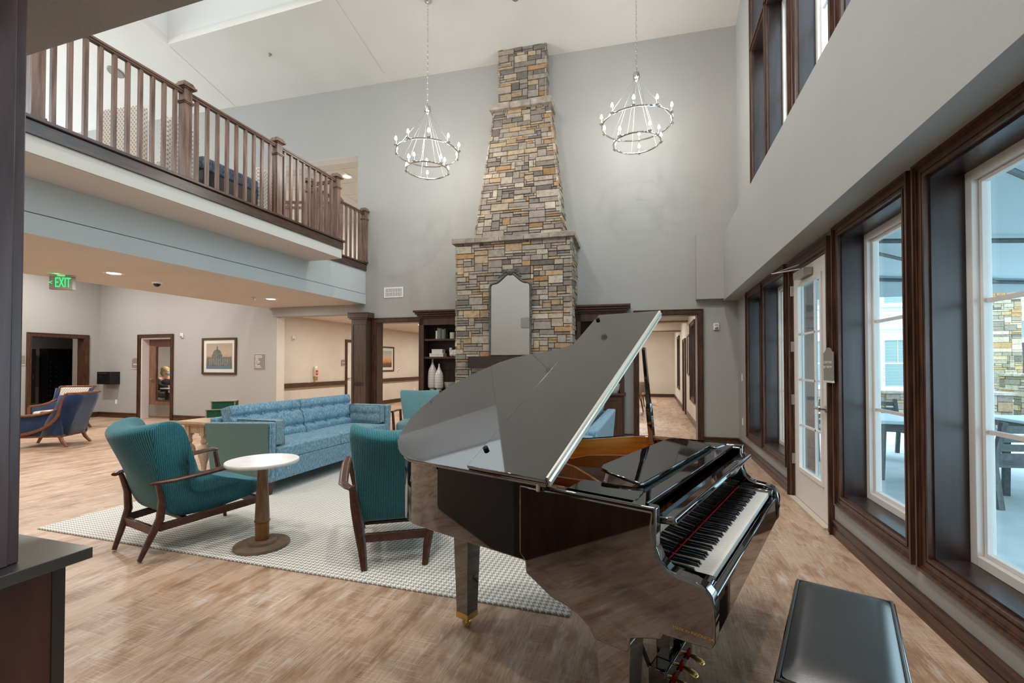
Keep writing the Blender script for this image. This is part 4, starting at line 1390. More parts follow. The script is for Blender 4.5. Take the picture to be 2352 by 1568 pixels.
# ------------------------------------------------------------------ sofas
def cushion(w, h, d, puff=0.03, tufts=(), nx=20, nz=12, sig=0.05, tdep=0.025):
    """upright box cushion: width x, height z, thickness y (front at -y); puffed and tufted front"""
    b = B()
    def front(i, j):
        x, z = -1 + 2 * i / nx, -1 + 2 * j / nz
        p = puff * (1 - abs(x) ** 5) * (1 - abs(z) ** 5)
        for (tx, tz) in tufts:
            r2 = (x * w / 2 - tx) ** 2 + (z * h / 2 - tz) ** 2
            p -= tdep * math.exp(-r2 / (sig * sig))
            p -= 0.28 * tdep * math.exp(-((z * h / 2 - tz) / 0.022) ** 2)
        e = 0.985 if max(abs(x), abs(z)) >= 0.999 else 1
        return (x * w / 2, -d / 2 - p, z * h / 2 + h / 2)
    fr = [[front(i, j) for i in range(nx + 1)] for j in range(nz + 1)]
    b.grid(fr)
    bk = [[(-w / 2 + w * i / nx, d / 2 + 0.3 * puff * (1 - abs(-1 + 2 * i / nx) ** 5) * (1 - abs(-1 + 2 * j / nz) ** 5), h * j / nz) for i in range(nx + 1)] for j in range(nz + 1)]
    b.grid(bk)
    n = nx + 1
    m = nz + 1
    o = n * m
    F = lambda i, j: j * n + i
    for i in range(nx):
        b.fc.append((F(i, 0), F(i + 1, 0), o + F(i + 1, 0), o + F(i, 0)))
        b.fc.append((F(i, nz), F(i + 1, nz), o + F(i + 1, nz), o + F(i, nz)))
    for j in range(nz):
        b.fc.append((F(0, j), F(0, j + 1), o + F(0, j + 1), o + F(0, j)))
        b.fc.append((F(nx, j), F(nx, j + 1), o + F(nx, j + 1), o + F(nx, j)))
    return b

def sofa(loc, rot, label, bols, L=2.34):
    """front toward -y, length along x, centred; back at +y"""
    t = thing('tuxedo_sofa', label, 'sofa', loc, rot, 'blue tweed sofas facing each other')
    h = L / 2
    D = 0.91
    B().box(-h + 0.07, h - 0.07, 0.0, 0.30, 0.14, 0.36).box(-h + 0.07, h - 0.07, 0.30, D, 0.16, 0.30).build('seat_base', 'fabric_blue', t, bevel=0.012)
    for sx in (-1, 1):
        x0, x1 = (h - 0.085) * sx, h * sx
        xa, xb = min(x0, x1), max(x0, x1)
        b = B()
        b.hexa([(xa, 0, 0.14), (xb, 0, 0.14), (xb, D - 0.06, 0.14), (xa, D - 0.06, 0.14)], [(xa, -0.01, 0.79), (xb + 0.015 * sx, -0.01, 0.79), (xb + 0.02 * sx, D + 0.02, 0.755), (xa, D + 0.02, 0.755)])
        arm = b.build('arm', 'fabric_blue', t, bevel=0.014)
        b = B()
        xo = h * sx
        e = 0.004 * sx
        b.hexa([(xo, 0.025, 0.15), (xo + e, 0.025, 0.15), (xo + e, D - 0.09, 0.15), (xo, D - 0.09, 0.15)], [(xo + 0.015 * sx, 0.015, 0.78), (xo + 0.015 * sx + e, 0.015, 0.78), (xo + 0.019 * sx + e, D - 0.0, 0.748), (xo + 0.019 * sx, D - 0.0, 0.748)])
        b.build('outer_panel', 'sofa_side', arm)
        b = B()
        for xx in (xa + 0.012, xb - 0.012):
            for k in range(34):
                z = 0.16 + k * 0.0185
                b.ball((xx, -0.002 - 0.01 * (z - 0.14) / 0.65, z), 0.0055, 3)
        b.build('nail_trim', 'steel', arm)
        for y in (0.06, D - 0.12):
            B().beam((sx * (h - 0.06), y, 0.15), (sx * (h - 0.05), y, 0.0), 0.065, 0.065, (0, 1, 0), 0.04, 0.04).build('leg', 'chair_wood', t)
    b = B().hexa([(-h + 0.08, D - 0.20, 0.14), (h - 0.08, D - 0.20, 0.14), (h - 0.08, D, 0.14), (-h + 0.08, D, 0.14)],
                 [(-h + 0.08, D - 0.06, 0.80), (h - 0.08, D - 0.06, 0.80), (h - 0.08, D + 0.06, 0.80), (-h + 0.08, D + 0.06, 0.80)])
    b.build('backrest', 'fabric_blue', t, bevel=0.02)
    wc_ = (L - 0.18) / 2
    for sx in (-1, 1):
        c = B()
        q = cushion(wc_ - 0.010, 0.66, 0.135, 0.020, nx=16, nz=10)
        c = q.build('seat_cushion', 'fabric_blue', t, bevel=0.012, angle=50)
        c.rotation_euler = (radians(-90), 0, 0)
        c.location = (sx * wc_ / 2, 0.0, 0.43)
        tf = [(x, z) for z in (-0.11, 0.10) for x in (-0.36, -0.12, 0.12, 0.36)]
        q = cushion(wc_ - 0.02, 0.47, 0.16, 0.04, tf, nx=44, nz=26, sig=0.05, tdep=0.030)
        c = q.build('back_cushion', 'fabric_blue', t, bevel=0.010, angle=60)
        c.rotation_euler = (radians(-16), 0, 0)
        c.location = (sx * wc_ / 2, 0.625, 0.472)
        for (x, z) in tf:
            B().ball((x, -0.088, z + 0.235), 0.011, 5, (1, 0.6, 1)).build('button', 'fabric_blue', c)
    return t
sofa((-3.93, 5.075, RZ), radians(90), 'blue tweed tufted sofa with nailhead arms on the left side of the rug', True)
sofa((-1.45, 5.35, RZ), radians(-90), 'blue tweed sofa behind the piano with its back to the windows', True, 2.36)
def bolster(loc, rot, label):
    t = thing('bolster_cushion', label, 'cushion', loc, rot, 'rectangular arm cushions on the left sofa')
    tf = [(x, 0.0) for x in (-0.14, 0.0, 0.14)]
    c = cushion(0.54, 0.27, 0.125, 0.02, tf, nx=24, nz=14, sig=0.03, tdep=0.014).build('cover', 'fabric_grey', t, bevel=0.012, angle=60)
    for x in (-0.14, 0, 0.14):
        B().ball((x, -0.072, 0.135), 0.011, 5, (1, 0.6, 1)).build('button', 'fabric_grey', t)
    for y in (-0.0625, 0.0625):
        b = B()
        b.tube([(-0.27, y, 0), (0.27, y, 0), (0.27, y, 0.27), (-0.27, y, 0.27)], 0.006, 6, closed=True)
        b.build('piping', 'fabric_blue', t)
    return t
bolster((-4.235, 4.075, RZ + 0.525), radians(180), 'blue grey buttoned bolster against the near arm of the left sofa')
bolster((-4.235, 6.075, RZ + 0.525), radians(0), 'blue grey buttoned bolster against the far arm of the left sofa')

# ------------------------------------------------------------------ round side table
t = thing('pedestal_side_table', 'round white marble side table on a turned wood pedestal', 'side table', (-2.925, 2.835, RZ))
B().lathe([(0.225, 0.640), (0.258, 0.643), (0.262, 0.650), (0.262, 0.664), (0.258, 0.669), (0.10, 0.669)], n=56).build('tabletop', 'marble', t)
B().lathe([(0.050, 0.20), (0.052, 0.23), (0.042, 0.45), (0.034, 0.60), (0.045, 0.635), (0.06, 0.641)], n=24).build('pedestal', 'pedestal_wood', t)
B().lathe([(0.049, 0.05), (0.050, 0.185), (0.056, 0.19), (0.056, 0.20), (0.05, 0.205)], n=24).build('brass_band', 'bronze', t)
B().lathe([(0.196, 0.0), (0.20, 0.006), (0.198, 0.020), (0.105, 0.026), (0.102, 0.044), (0.098, 0.05), (0.03, 0.051)], n=48).build('base', 'pedestal_base', t)

# ------------------------------------------------------------------ sofa table with green boxes
t = thing('console_table', 'bleached wood console table with turned legs behind the left sofa', 'table', (-5.262, 4.03, 0))
B().box(-0.20, 0.26, -0.0, 1.55, 0.715, 0.75).box(-0.185, 0.245, 0.015, 1.535, 0.70, 0.715).build('tabletop', 'pale_wood', t, bevel=0.006)
B().box(-0.13, 0.19, 0.07, 1.48, 0.60, 0.70).build('apron', 'pale_wood', t)
lp = [(0.022, 0.0), (0.03, 0.02), (0.03, 0.05), (0.02, 0.07), (0.028, 0.10), (0.022, 0.13), (0.03, 0.22), (0.058, 0.33), (0.068, 0.39), (0.056, 0.44), (0.026, 0.47), (0.036, 0.49), (0.036, 0.51), (0.03, 0.53), (0.034, 0.56), (0.036, 0.58)]
for x in (-0.12, 0.12):
    for y in (0.09, 1.46):
        b = B().lathe(lp, (x, y, 0), 20)
        b.box(x - 0.036, x + 0.036, y - 0.036, y + 0.036, 0.575, 0.70)
        b.build('leg', 'pale_wood', t)
def keepsake(loc, rot, w, d_, h, label):
    t = thing('keepsake_box', label, 'box', loc, rot)
    B().box(-w / 2, w / 2, -d_ / 2, d_ / 2, 0, h - 0.012).build('body', 'green_velvet', t)
    B().box(-w / 2 - 0.01, w / 2 + 0.01, -d_ / 2 - 0.01, d_ / 2 + 0.01, h - 0.012, h).build('lid', 'box_trim', t, bevel=0.002)
    b = B()
    for x in (-w / 2, w / 2):
        for y in (-d_ / 2, d_ / 2):
            b.box(x - 0.006, x + 0.006, y - 0.006, y + 0.006, 0, h - 0.012)
    b.build('corner_trim', 'box_trim', t)
    return t
keepsake((-5.335, 4.56, 0.75), radians(36), 0.36, 0.22, 0.105, 'larger emerald green box at the bottom of the stack on the console table')
keepsake((-5.335, 4.56, 0.855), radians(36), 0.26, 0.17, 0.105, 'smaller emerald green box on top of the stack on the console table')

# ------------------------------------------------------------------ blue lobby armchair
t = thing('blue_lobby_armchair', 'navy velvet armchair with curved cherry wood frame in the lobby at left', 'armchair', (-10.17, 5.30, 0), radians(119.5))
# local: forward +y
def arc(pts, n=14):
    out = []
    for k in range(len(pts) - 1):
        for q in range(n // (len(pts) - 1) + 1):
            f = q / (n // (len(pts) - 1) + 1)
            out.append(tuple(Vector(pts[k]).lerp(Vector(pts[k + 1]), f)))
    return out + [pts[-1]]
def bez(p0, p1, p2, p3, n=12):
    r = []
    for k in range(n + 1):
        u = k / n
        r.append(tuple(Vector(p0) * (1 - u) ** 3 + Vector(p1) * 3 * u * (1 - u) ** 2 + Vector(p2) * 3 * u * u * (1 - u) + Vector(p3) * u ** 3))
    return r
rows = []
for k in range(13):
    a = -1 + 2 * k / 12
    row = []
    for (z, yb, hw_) in ((0.20, -0.34, 0.30), (0.45, -0.42, 0.31), (0.70, -0.50, 0.325), (0.90, -0.56, 0.335)):
        aa = abs(a)
        y = yb + (0.32 if aa > 0.99 else 0.30 * max(0, aa - 0.55) / 0.45) * (1 if z < 0.6 else 0.8)
        row.append((max(-1, min(1, a * 1.35)) * hw_, y, z))
    rows.append(row)
b = B(); b.grid(rows)
sh = b.build('outer_back', 'navy', t)
md = sh.modifiers.new('solid', 'SOLIDIFY'); md.thickness = 0.03; md.offset = 0
for sx in (-1, 1):
    b = B().prism([(sx * 0.31, 0.36, 0.20), (sx * 0.31, 0.36, 0.52), (sx * 0.31, 0.1, 0.53), (sx * 0.31, -0.12, 0.58), (sx * 0.31, -0.30, 0.62), (sx * 0.31, -0.34, 0.20)], (-0.03 * sx, 0, 0))
    b.build('side_panel', 'navy', t)
    b = B().tube(bez((sx * 0.315, 0.38, 0.55), (sx * 0.32, 0.05, 0.54), (sx * 0.325, -0.15, 0.58), (sx * 0.32, -0.28, 0.66)), 0.024, 8, (1.2, 0.9)); b.build('armrest', 'blue_chair_wood', t)
    b = B().tube([(sx * 0.31, 0.37, 0.20), (sx * 0.315, 0.38, 0.40), (sx * 0.315, 0.375, 0.56)], 0.026, 8); b.build('arm_post', 'blue_chair_wood', t)
    b = B().tube(bez((sx * 0.325, 0.33, 0.22), (sx * 0.33, -0.05, 0.25), (sx * 0.33, -0.26, 0.42), (sx * 0.325, -0.30, 0.64)) + [(sx * 0.33, -0.345, 0.80), (sx * 0.335, -0.40, 0.92)], 0.024, 8, (0.8, 1.1)); b.build('curved_stile', 'blue_chair_wood', t)
    for (y0, y1) in ((0.34, 0.42), (-0.28, -0.40)):
        B().tube([(sx * 0.28, y0, 0.20), (sx * 0.285, (y0 * 2 + y1) / 3, 0.10), (sx * 0.295, y1, 0.0)], [0.034, 0.028, 0.022], 8).build('leg', 'blue_chair_wood', t)
b = B().tube([(-0.34, -0.41, 0.925), (-0.30, -0.53, 0.925), (0, -0.57, 0.925), (0.30, -0.53, 0.925), (0.34, -0.41, 0.925)], 0.020, 8); b.build('top_rail', 'blue_chair_wood', t)
b = B().box(-0.31, 0.31, -0.33, 0.38, 0.17, 0.215); b.build('seat_rail', 'blue_chair_wood', t, bevel=0.01)
B().box(-0.275, 0.275, -0.26, 0.37, 0.215, 0.44).build('seat_cushion', 'linen', t, bevel=0.04, seg=3)
B().hexa([(-0.275, -0.30, 0.42), (0.275, -0.30, 0.42), (0.275, -0.20, 0.42), (-0.275, -0.20, 0.42)], [(-0.31, -0.48, 0.905), (0.31, -0.48, 0.905), (0.31, -0.38, 0.905), (-0.31, -0.38, 0.905)]).build('inner_back', 'cream_pattern', t, bevel=0.02)

t['group'] = 'navy lobby armchairs'
t2 = copy_tree(t)
t2['label'] = 'second navy lobby armchair turned to show its cream inner back'
t2.location = (-12.3, 6.55, 0); t2.rotation_euler = (0, 0, radians(205))

# ------------------------------------------------------------------ grand piano
# local frame: x toward the player, y from bass to treble; helper takes (w back from the front, u along the keyboard, z)
def pm(w, u, z): return (-w, u, z)
pn = thing('grand_piano', 'black baby grand piano with raised lid in the foreground', 'piano', (0.155, 1.48, 0), radians(-20))
BODY = [(0.155, 0.0), (0.60, 0.0), (1.15, 0.0), (1.33, 0.005), (1.43, 0.04), (1.50, 0.10), (1.55, 0.18), (1.575, 0.28), (1.575, 0.40), (1.555, 0.50), (1.51, 0.62), (1.45, 0.73), (1.37, 0.84), (1.26, 0.93),
        (1.14, 1.00), (1.04, 1.065), (0.97, 1.14), (0.91, 1.24), (0.86, 1.33), (0.79, 1.41), (0.70, 1.45), (0.60, 1.46), (0.155, 1.46)]
def offset_poly(pts, d):
    out = []
    n = len(pts)
    for k in range(n):
        a, b_, c = Vector((*pts[max(k - 1, 0)], 0)), Vector((*pts[k], 0)), Vector((*pts[min(k + 1, n - 1)], 0))
        t = (c - a).normalized()
        nrm = Vector((-t.y, t.x, 0))
        out.append((b_.x + nrm.x * d, b_.y + nrm.y * d))
    return out
INN = offset_poly(BODY, 0.045)
INN[0] = (0.155, 0.045); INN[-1] = (0.155, 1.415)
def strip(b, outer, inner, z0, z1):
    rows = [[(p[0], p[1], z0) for p in outer], [(p[0], p[1], z1) for p in outer], [(p[0], p[1], z1) for p in inner], [(p[0], p[1], z0) for p in inner]]
    n = len(outer)
    idx = [[b.P(p) for p in r] for r in rows]
    for k in range(n - 1):
        for j in range(4):
            q = (j + 1) % 4
            b.fc.append((idx[j][k], idx[j][k + 1], idx[q][k + 1], idx[q][k]))
    for k in (0, n - 1):
        b.fc.append(tuple(idx[j][k] for j in range(4)))
b = B(pm); strip(b, BODY, INN, 0.665, 0.968)
b.build('rim', 'piano', pn, bevel=0.006, angle=30)
INN2 = offset_poly(BODY, 0.047); INN3 = offset_poly(BODY, 0.052)
for q in (INN2, INN3):
    q[0] = (0.52, q[1][1]); q[1] = (0.60, q[1][1]); q[-1] = (0.52, q[-2][1])
b = B(pm); strip(b, INN2, INN3, 0.78, 0.966)
b.build('inner_rim_veneer', 'rim_wood', pn, angle=30)
b = B(pm)
b.prism([(p[0], p[1], 0.668) for p in INN], (0, 0, 0.03))
b.build('bottom_board', 'piano', pn)
# cheek arms with sculpted top line and leg bracket below
arm = [(-0.012, 0.578), (-0.022, 0.60), (-0.024, 0.70), (-0.016, 0.735), (0.004, 0.757), (0.04, 0.767), (0.085, 0.772), (0.115, 0.782), (0.140, 0.805), (0.158, 0.85), (0.166, 0.90), (0.160, 0.945), (0.163, 0.958),
       (0.70, 0.958), (0.70, 0.69), (0.672, 0.665), (0.668, 0.62), (0.55, 0.560), (0.50, 0.553), (0.44, 0.535), (0.395, 0.505), (0.372, 0.47), (0.25, 0.47), (0.243, 0.520), (0.20, 0.535), (0.14, 0.553), (0.135, 0.571)]
for u0, u1 in ((-0.002, 0.058), (1.402, 1.462)):
    B(pm).prism([(w, u0, z) for w, z in arm], (0, u1 - u0, 0)).build('cheek_arm', 'piano', pn, bevel=0.010, seg=3, angle=30)
B(pm).box(0.0, 0.66, 0.058, 1.402, 0.585, 0.665).build('key_bed', 'piano', pn)
B(pm).box(-0.014, 0.012, 0.058, 1.402, 0.585, 0.716).build('key_slip', 'piano', pn, bevel=0.006)
for u0, u1 in ((0.058, 0.118), (1.342, 1.402)):
    B(pm).box(0.0, 0.165, u0, u1, 0.70, 0.752).build('key_block', 'piano', pn, bevel=0.006)
# keyboard
kb = thing('keyboard', None, None); kb.parent = pn
KW = 1.224 / 52
k0 = 0.118
wk = B(pm).box(0.018, 0.175, 0.0006, KW - 0.0006, 0.712, 0.737).build('white_key', 'ivory', kb, bevel=0.0012)
wk.location = (0, k0, 0)
bkm = B(pm).hexa([(0.068, -0.0055, 0.735), (0.175, -0.0055, 0.735), (0.175, 0.0055, 0.735), (0.068, 0.0055, 0.735)],
                 [(0.076, -0.0048, 0.749), (0.175, -0.0048, 0.749), (0.175, 0.0048, 0.749), (0.076, 0.0048, 0.749)]).build('black_key', 'piano_matte', kb, bevel=0.0012)
first = True
octv = (True, False, True, True, False, True, True)     # A B C D E F G: sharp after this white key
for k in range(52):
    if k:
        c = wk.copy(); COL.objects.link(c); c.location = (0, k0 + k * KW, 0)
    if octv[k % 7] and k < 51:
        c = bkm if first else bkm.copy()
        if not first: COL.objects.link(c)
        first = False
        c.location = (0, k0 + (k + 1) * KW, 0)
b = B(pm)
b.tube([(0.163, 0.12 + 1.22 * k / 80, 0.752 + 0.003 * (k % 2)) for k in range(81)], 0.0026, 6)
b.build('red_felt_strip', 'red_felt', pn)
# fallboard standing behind the keys, with its rounded lip
B(pm).hexa([(0.170, 0.06, 0.742), (0.186, 0.06, 0.742), (0.186, 1.40, 0.742), (0.170, 1.40, 0.742)], [(0.158, 0.06, 0.905), (0.174, 0.06, 0.905), (0.174, 1.40, 0.905), (0.158, 1.40, 0.905)]).build('fallboard', 'piano', pn, bevel=0.003)
B(pm).hexa([(0.105, 0.055, 0.905), (0.175, 0.055, 0.898), (0.175, 1.405, 0.898), (0.105, 1.405, 0.905)], [(0.112, 0.055, 0.930), (0.178, 0.055, 0.922), (0.178, 1.405, 0.922), (0.112, 1.405, 0.930)]).build('fallboard_lip', 'piano', pn, bevel=0.009, seg=3)
# shelf, side boards and music desk
B(pm).box(0.205, 0.262, 0.045, 1.415, 0.935, 0.962).build('name_rail', 'piano', pn, bevel=0.003)
B(pm).box(0.262, 0.315, 0.19, 1.27, 0.940, 0.957).build('shelf_felt', 'felt', pn)
for (pl_) in ([(0.235, 0.01), (0.50, 0.01), (0.515, 0.19), (0.265, 0.20)], [(0.235, 1.45), (0.52, 1.45), (0.52, 1.28), (0.265, 1.26)]):
    B(pm).prism([(w, u, 0.955) for w, u in pl_], (0, 0, 0.013)).build('side_board', 'piano', pn, bevel=0.003)
desk = [(0.280, 0.235), (0.292, 0.212), (0.43, 0.238), (0.475, 0.262), (0.492, 0.32), (0.496, 0.73), (0.492, 1.14), (0.475, 1.20), (0.43, 1.222), (0.292, 1.248), (0.280, 1.225)]
dk = B(pm).prism([(w, u, 0.970 + 0.03 * (w - 0.285) / 0.25) for w, u in desk], (0, 0, 0.014)).build('music_desk', 'piano', pn, bevel=0.004)
B(pm).box(0.283, 0.30, 0.26, 1.20, 0.964, 0.978).build('desk_hinge_rail', 'piano', pn)
# harp: soundboard, iron plate, struts, strings
B(pm).prism([(p[0], p[1], 0.770) for p in INN2], (0, 0, 0.012)).build('soundboard', 'grey_board', pn)
b = B(pm)
lo_ = offset_poly(BODY, 0.055); li_ = offset_poly(BODY, 0.14)
lo_[0] = (0.52, lo_[1][1]); li_[0] = (0.52, li_[1][1]); lo_[-1] = (0.52, lo_[-2][1]); li_[-1] = (0.52, li_[-2][1])
strip(b, lo_, li_, 0.80, 0.845)
plate = b.build('iron_plate', 'gold_plate', pn, bevel=0.004, angle=30)
def strut(pts, w=0.018, name='plate_strut'):
    b = B(pm)
    for p, q in zip(pts, pts[1:]):
        b.hexa([(p[0], p[1] - w / 2, 0.785), (q[0], q[1] - w / 2, 0.785), (q[0], q[1] + w / 2, 0.785), (p[0], p[1] + w / 2, 0.785)],
               [(p[0], p[1] - w / 2, p[2]), (q[0], q[1] - w / 2, q[2]), (q[0], q[1] + w / 2, q[2]), (p[0], p[1] + w / 2, p[2])])
    b.build(name, 'gold_plate', plate, bevel=0.003)
strut([(0.53, 0.40, 0.90), (0.64, 0.43, 0.895), (0.90, 0.40, 0.895), (1.40, 0.33, 0.885)])
strut([(0.53, 0.40, 0.90), (0.64, 0.50, 0.90), (0.80, 0.62, 0.905), (1.10, 0.80, 0.89), (1.25, 0.86, 0.88)])
strut([(0.53, 1.05, 0.915), (0.72, 0.98, 0.915), (0.86, 0.90, 0.91), (0.95, 0.87, 0.885), (1.08, 0.88, 0.88)])
strut([(0.53, 1.22, 0.90), (0.66, 1.25, 0.90), (0.74, 1.26, 0.87)])
strut([(0.55, 0.06, 0.845), (0.56, 0.5, 0.845), (0.56, 1.0, 0.845), (0.55, 1.38, 0.845)], 0.01)
b = B(pm)
for k in range(26):
    u = 0.085 + k * 0.0125
    b.tube([(0.46, u * 0.9 + 0.01, 0.862), (1.20, u + 0.02, 0.862)], 0.0026, 5)
b.build('bass_strings', 'copper', pn)
b = B(pm)
for k in range(60):
    u = 0.45 + k * 0.0145
    b.tube([(0.50, u, 0.842), (max(0.75, 1.40 - 0.75 * ((u - 0.4) / 0.9) ** 1.2), u - 0.05, 0.842)], 0.0012, 4)
b.build('treble_strings', 'steel', pn)
b = B(pm)
for k in range(14):
    b.box(0.60 + k * 0.012, 0.608 + k * 0.012, 0.56 + k * 0.03, 0.575 + k * 0.03, 0.845, 0.872)
b.build('damper_row', 'white', pn)
# legs
def pleg(w, u, top, wt=0.115, wb=0.078):
    b = B(pm)
    h0, h1 = wb / 2, wt / 2
    z0 = 0.085
    b.hexa([(w - h0, u - h0, z0), (w + h0, u - h0, z0), (w + h0, u + h0, z0), (w - h0, u + h0, z0)], [(w - h1, u - h1, top), (w + h1, u - h1, top), (w + h1, u + h1, top), (w - h1, u + h1, top)])
    o = b.build('leg', 'piano', pn, bevel=0.003)
    b = B(pm).box(w - h0 - 0.001, w + h0 + 0.001, u - h0 - 0.001, u + h0 + 0.001, 0.055, 0.087)
    b.lathe([(0.014, -0.022), (0.0145, 0.022)], (w, u, 0.026), 6, 'y')
    b.lathe([(0.024, -0.010), (0.026, -0.006), (0.026, 0.006), (0.024, 0.010)], (w, u, 0.026), 16, 'y')
    b.box(w - 0.012, w + 0.012, u - 0.016, u + 0.016, 0.03, 0.058)
    b.build('caster', 'brass', o)
pleg(0.308, 0.068, 0.50, 0.128, 0.09); pleg(0.308, 1.392, 0.50, 0.128, 0.09); pleg(1.345, 0.40, 0.668, 0.115, 0.082)
# pedal lyre
b = B(pm).box(0.275, 0.348, 0.445, 0.825, 0.048, 0.158)
ly = b.build('pedal_lyre', 'piano', pn, bevel=0.004)
B(pm).box(0.266, 0.276, 0.440, 0.830, 0.115, 0.166).build('lyre_front', 'piano', ly, bevel=0.003)
for u in (0.555, 0.715):
    B(pm).box(0.285, 0.340, u - 0.028, u + 0.028, 0.158, 0.60).build('lyre_post', 'piano', ly, bevel=0.003)
for (a, c) in (((0.352, 0.47, 0.14), (0.60, 0.50, 0.64)), ((0.352, 0.80, 0.14), (0.60, 0.77, 0.64))):
    B(pm).tube([a, c], 0.009, 8).build('brace_rod', 'piano_matte', ly)
for u in (0.59, 0.635, 0.68):
    B(pm).tube([(0.362, u, 0.10), (0.362, u, 0.62)], 0.004, 6).build('pedal_rod', 'brass', ly)
for u in (0.53, 0.632, 0.735):
    b = B(pm)
    path = [(0.285, u, 0.090), (0.262, u, 0.091), (0.236, u, 0.086), (0.212, u, 0.077), (0.198, u, 0.071), (0.193, u, 0.068)]
    b.tube(path, [0.011, 0.013, 0.017, 0.022, 0.018, 0.008], 12, (1.0, 0.45))
    pd = b.build('pedal', 'brass', ly)
    B(pm).box(0.262, 0.272, u - 0.015, u + 0.015, 0.074, 0.112).build('pedal_felt', 'red_felt', pd)
# lid on its prop: the main lid and the front flap folded back on it
AL = radians(31)
def lm(w, q, t):
    """lid frame: w back, q along the lid from the hinge, t out of the lid"""
    return (-w, q * cos(AL) - t * sin(AL), 0.975 + q * sin(AL) + t * cos(AL))
LID = [(0.562, -0.015), (1.15, -0.02), (1.33, -0.02), (1.40, 0.0), (1.46, 0.032), (1.52, 0.082), (1.565, 0.15), (1.605, 0.25), (1.622, 0.375), (1.618, 0.49), (1.585, 0.594), (1.54, 0.69), (1.472, 0.785), (1.40, 0.873),
       (1.322, 0.931), (1.23, 0.972), (1.105, 1.008), (1.02, 1.05), (0.95, 1.10), (0.88, 1.18), (0.83, 1.28), (0.78, 1.38), (0.71, 1.435), (0.562, 1.44)]
lid = B(lm).prism([(w, q, 0) for w, q in LID], (0, 0, 0.019)).build('main_lid', 'piano', pn, bevel=0.004, angle=30)
B(lm).prism([(w, q, 0.021) for w, q in ((0.558, -0.012), (0.952, -0.012), (0.952, 1.438), (0.558, 1.438))], (0, 0, 0.017)).build('front_flap', 'piano', pn, bevel=0.003)
b = B(lm)
b.box(0.550, 0.560, 0.0, 1.43, 0.0, 0.040)
b.tube([(0.550, 0.0, 0.020), (0.550, 1.43, 0.020)], 0.006, 8)
b.build('piano_hinge', mk('nickel_hinge', s(206, 204, 190), rough=0.35, metal=0.7), lid)
for (w, q) in ((0.925, 0.10), (0.925, 1.36)):
    B(lm).lathe([(0.012, 0.0), (0.012, 0.012), (0.006, 0.016)], (w, q, 0.038), 12).build('rubber_bumper', 'dark_gap', lid)
for w in (0.60, 1.17):
    B(pm).tube([(w, -0.012, 0.95), (w, -0.012, 0.985)], 0.008, 8).build('lid_hinge_pin', 'steel', pn)
b = B(pm)
pA = Vector((0.675, 1.40, 0.945)); pB = Vector((0.545, 0.925, 1.515))
def on(f): return tuple(pA.lerp(pB, f))
pa2 = lambda f: (pA.lerp(pB, f))
b.beam(on(0), on(0.42), 0.044, 0.030, (1, 0, 0)).beam(on(0.38), on(0.46), 0.048, 0.032, (1, 0, 0), 0.030, 0.022).beam(on(0.44), on(1.0), 0.029, 0.022, (1, 0, 0), 0.022, 0.018)
b.build('prop_stick', 'piano', pn, bevel=0.002)
B(pm).box(0.655, 0.70, 1.375, 1.412, 0.925, 0.968).build('prop_bracket', 'brass', pn)
text('maker_mark', 'MADE IN INDONESIA', 0.0125, 'brass', pn, (-0.040, -0.003, 0.612), (radians(90), 0, 0), 0.0004)

# ------------------------------------------------------------------ piano bench
t = thing('piano_bench', 'black leather piano bench in the lower right foreground', 'bench', (0.644, 1.90, 0), radians(-19))
bw, bl = 0.172, 0.405
rows = []
for j in range(15):
    y = -bl + 0.02 + (2 * bl - 0.04) * j / 14
    row = []
    for i in range(11):
        x = -bw + 0.018 + (2 * bw - 0.036) * i / 10
        ex = 1 - abs(x / (bw - 0.018)) ** 14; ey = 1 - abs(y / (bl - 0.02)) ** 24
        row.append((x, y, 0.470 + 0.028 * max(0, min(ex, 1)) ** 0.6 * max(0, min(ey, 1)) ** 0.6))
    rows.append(row)
b = B(); b.grid(rows)
b.box(-bw + 0.018, bw - 0.018, -bl + 0.02, bl - 0.02, 0.455, 0.469)
b.build('seat_pad', 'leather', t, sub=1)
B().box(-bw, bw, -bl, bl, 0.430, 0.462).build('seat_frame', 'piano', t, bevel=0.006, seg=3)
b = B().tube([(-bw + 0.012, -bl + 0.012, 0.466), (bw - 0.012, -bl + 0.012, 0.466), (bw - 0.012, bl - 0.012, 0.466), (-bw + 0.012, bl - 0.012, 0.466)], 0.007, 8, closed=True)
b.build('piping', 'leather', t)
B().box(-bw + 0.025, bw - 0.025, -bl + 0.03, bl - 0.03, 0.36, 0.43).build('apron', 'piano', t)
for x in (-bw + 0.045, bw - 0.045):
    for y in (-bl + 0.05, bl - 0.05):
        B().beam((x, y, 0.43), (x, y, 0.0), 0.055, 0.055, (0, 1, 0), 0.038, 0.038).build('leg', 'piano', t, bevel=0.002)

# ------------------------------------------------------------------ things on the walls
def wthing(name, label, cat, loc, rot, group=None):
    return thing(name, label, cat, loc, rot, group)
RIGHTR = radians(-90); HALLR = radians(90)
def strobe(loc, rot, label):
    t = thing('fire_alarm_strobe', label, 'alarm', loc, rot)
    B().box(-0.045, 0.045, -0.03, 0, -0.06, 0.06).build('housing', 'white', t, bevel=0.006)
    B().box(-0.028, 0.028, -0.05, -0.03, -0.045, -0.005).build('strobe_lens', 'steel', t, bevel=0.008)
    b = B()
    for k in range(3): b.box(-0.025, 0.025, -0.032, -0.03, 0.015 + k * 0.012, 0.02 + k * 0.012)
    b.build('speaker_slots', 'sign', t)
strobe(FW(-0.36, 0.0, 2.10), SK, 'white strobe alarm right of the dining opening on the far wall')
strobe((-11.40, 8.52, 2.16), 0, 'white strobe alarm between office door and framed picture in the lobby')
strobe((-9.2, 9.87, 2.12), HALLR, 'white strobe alarm on the cream hall wall above the handrail')
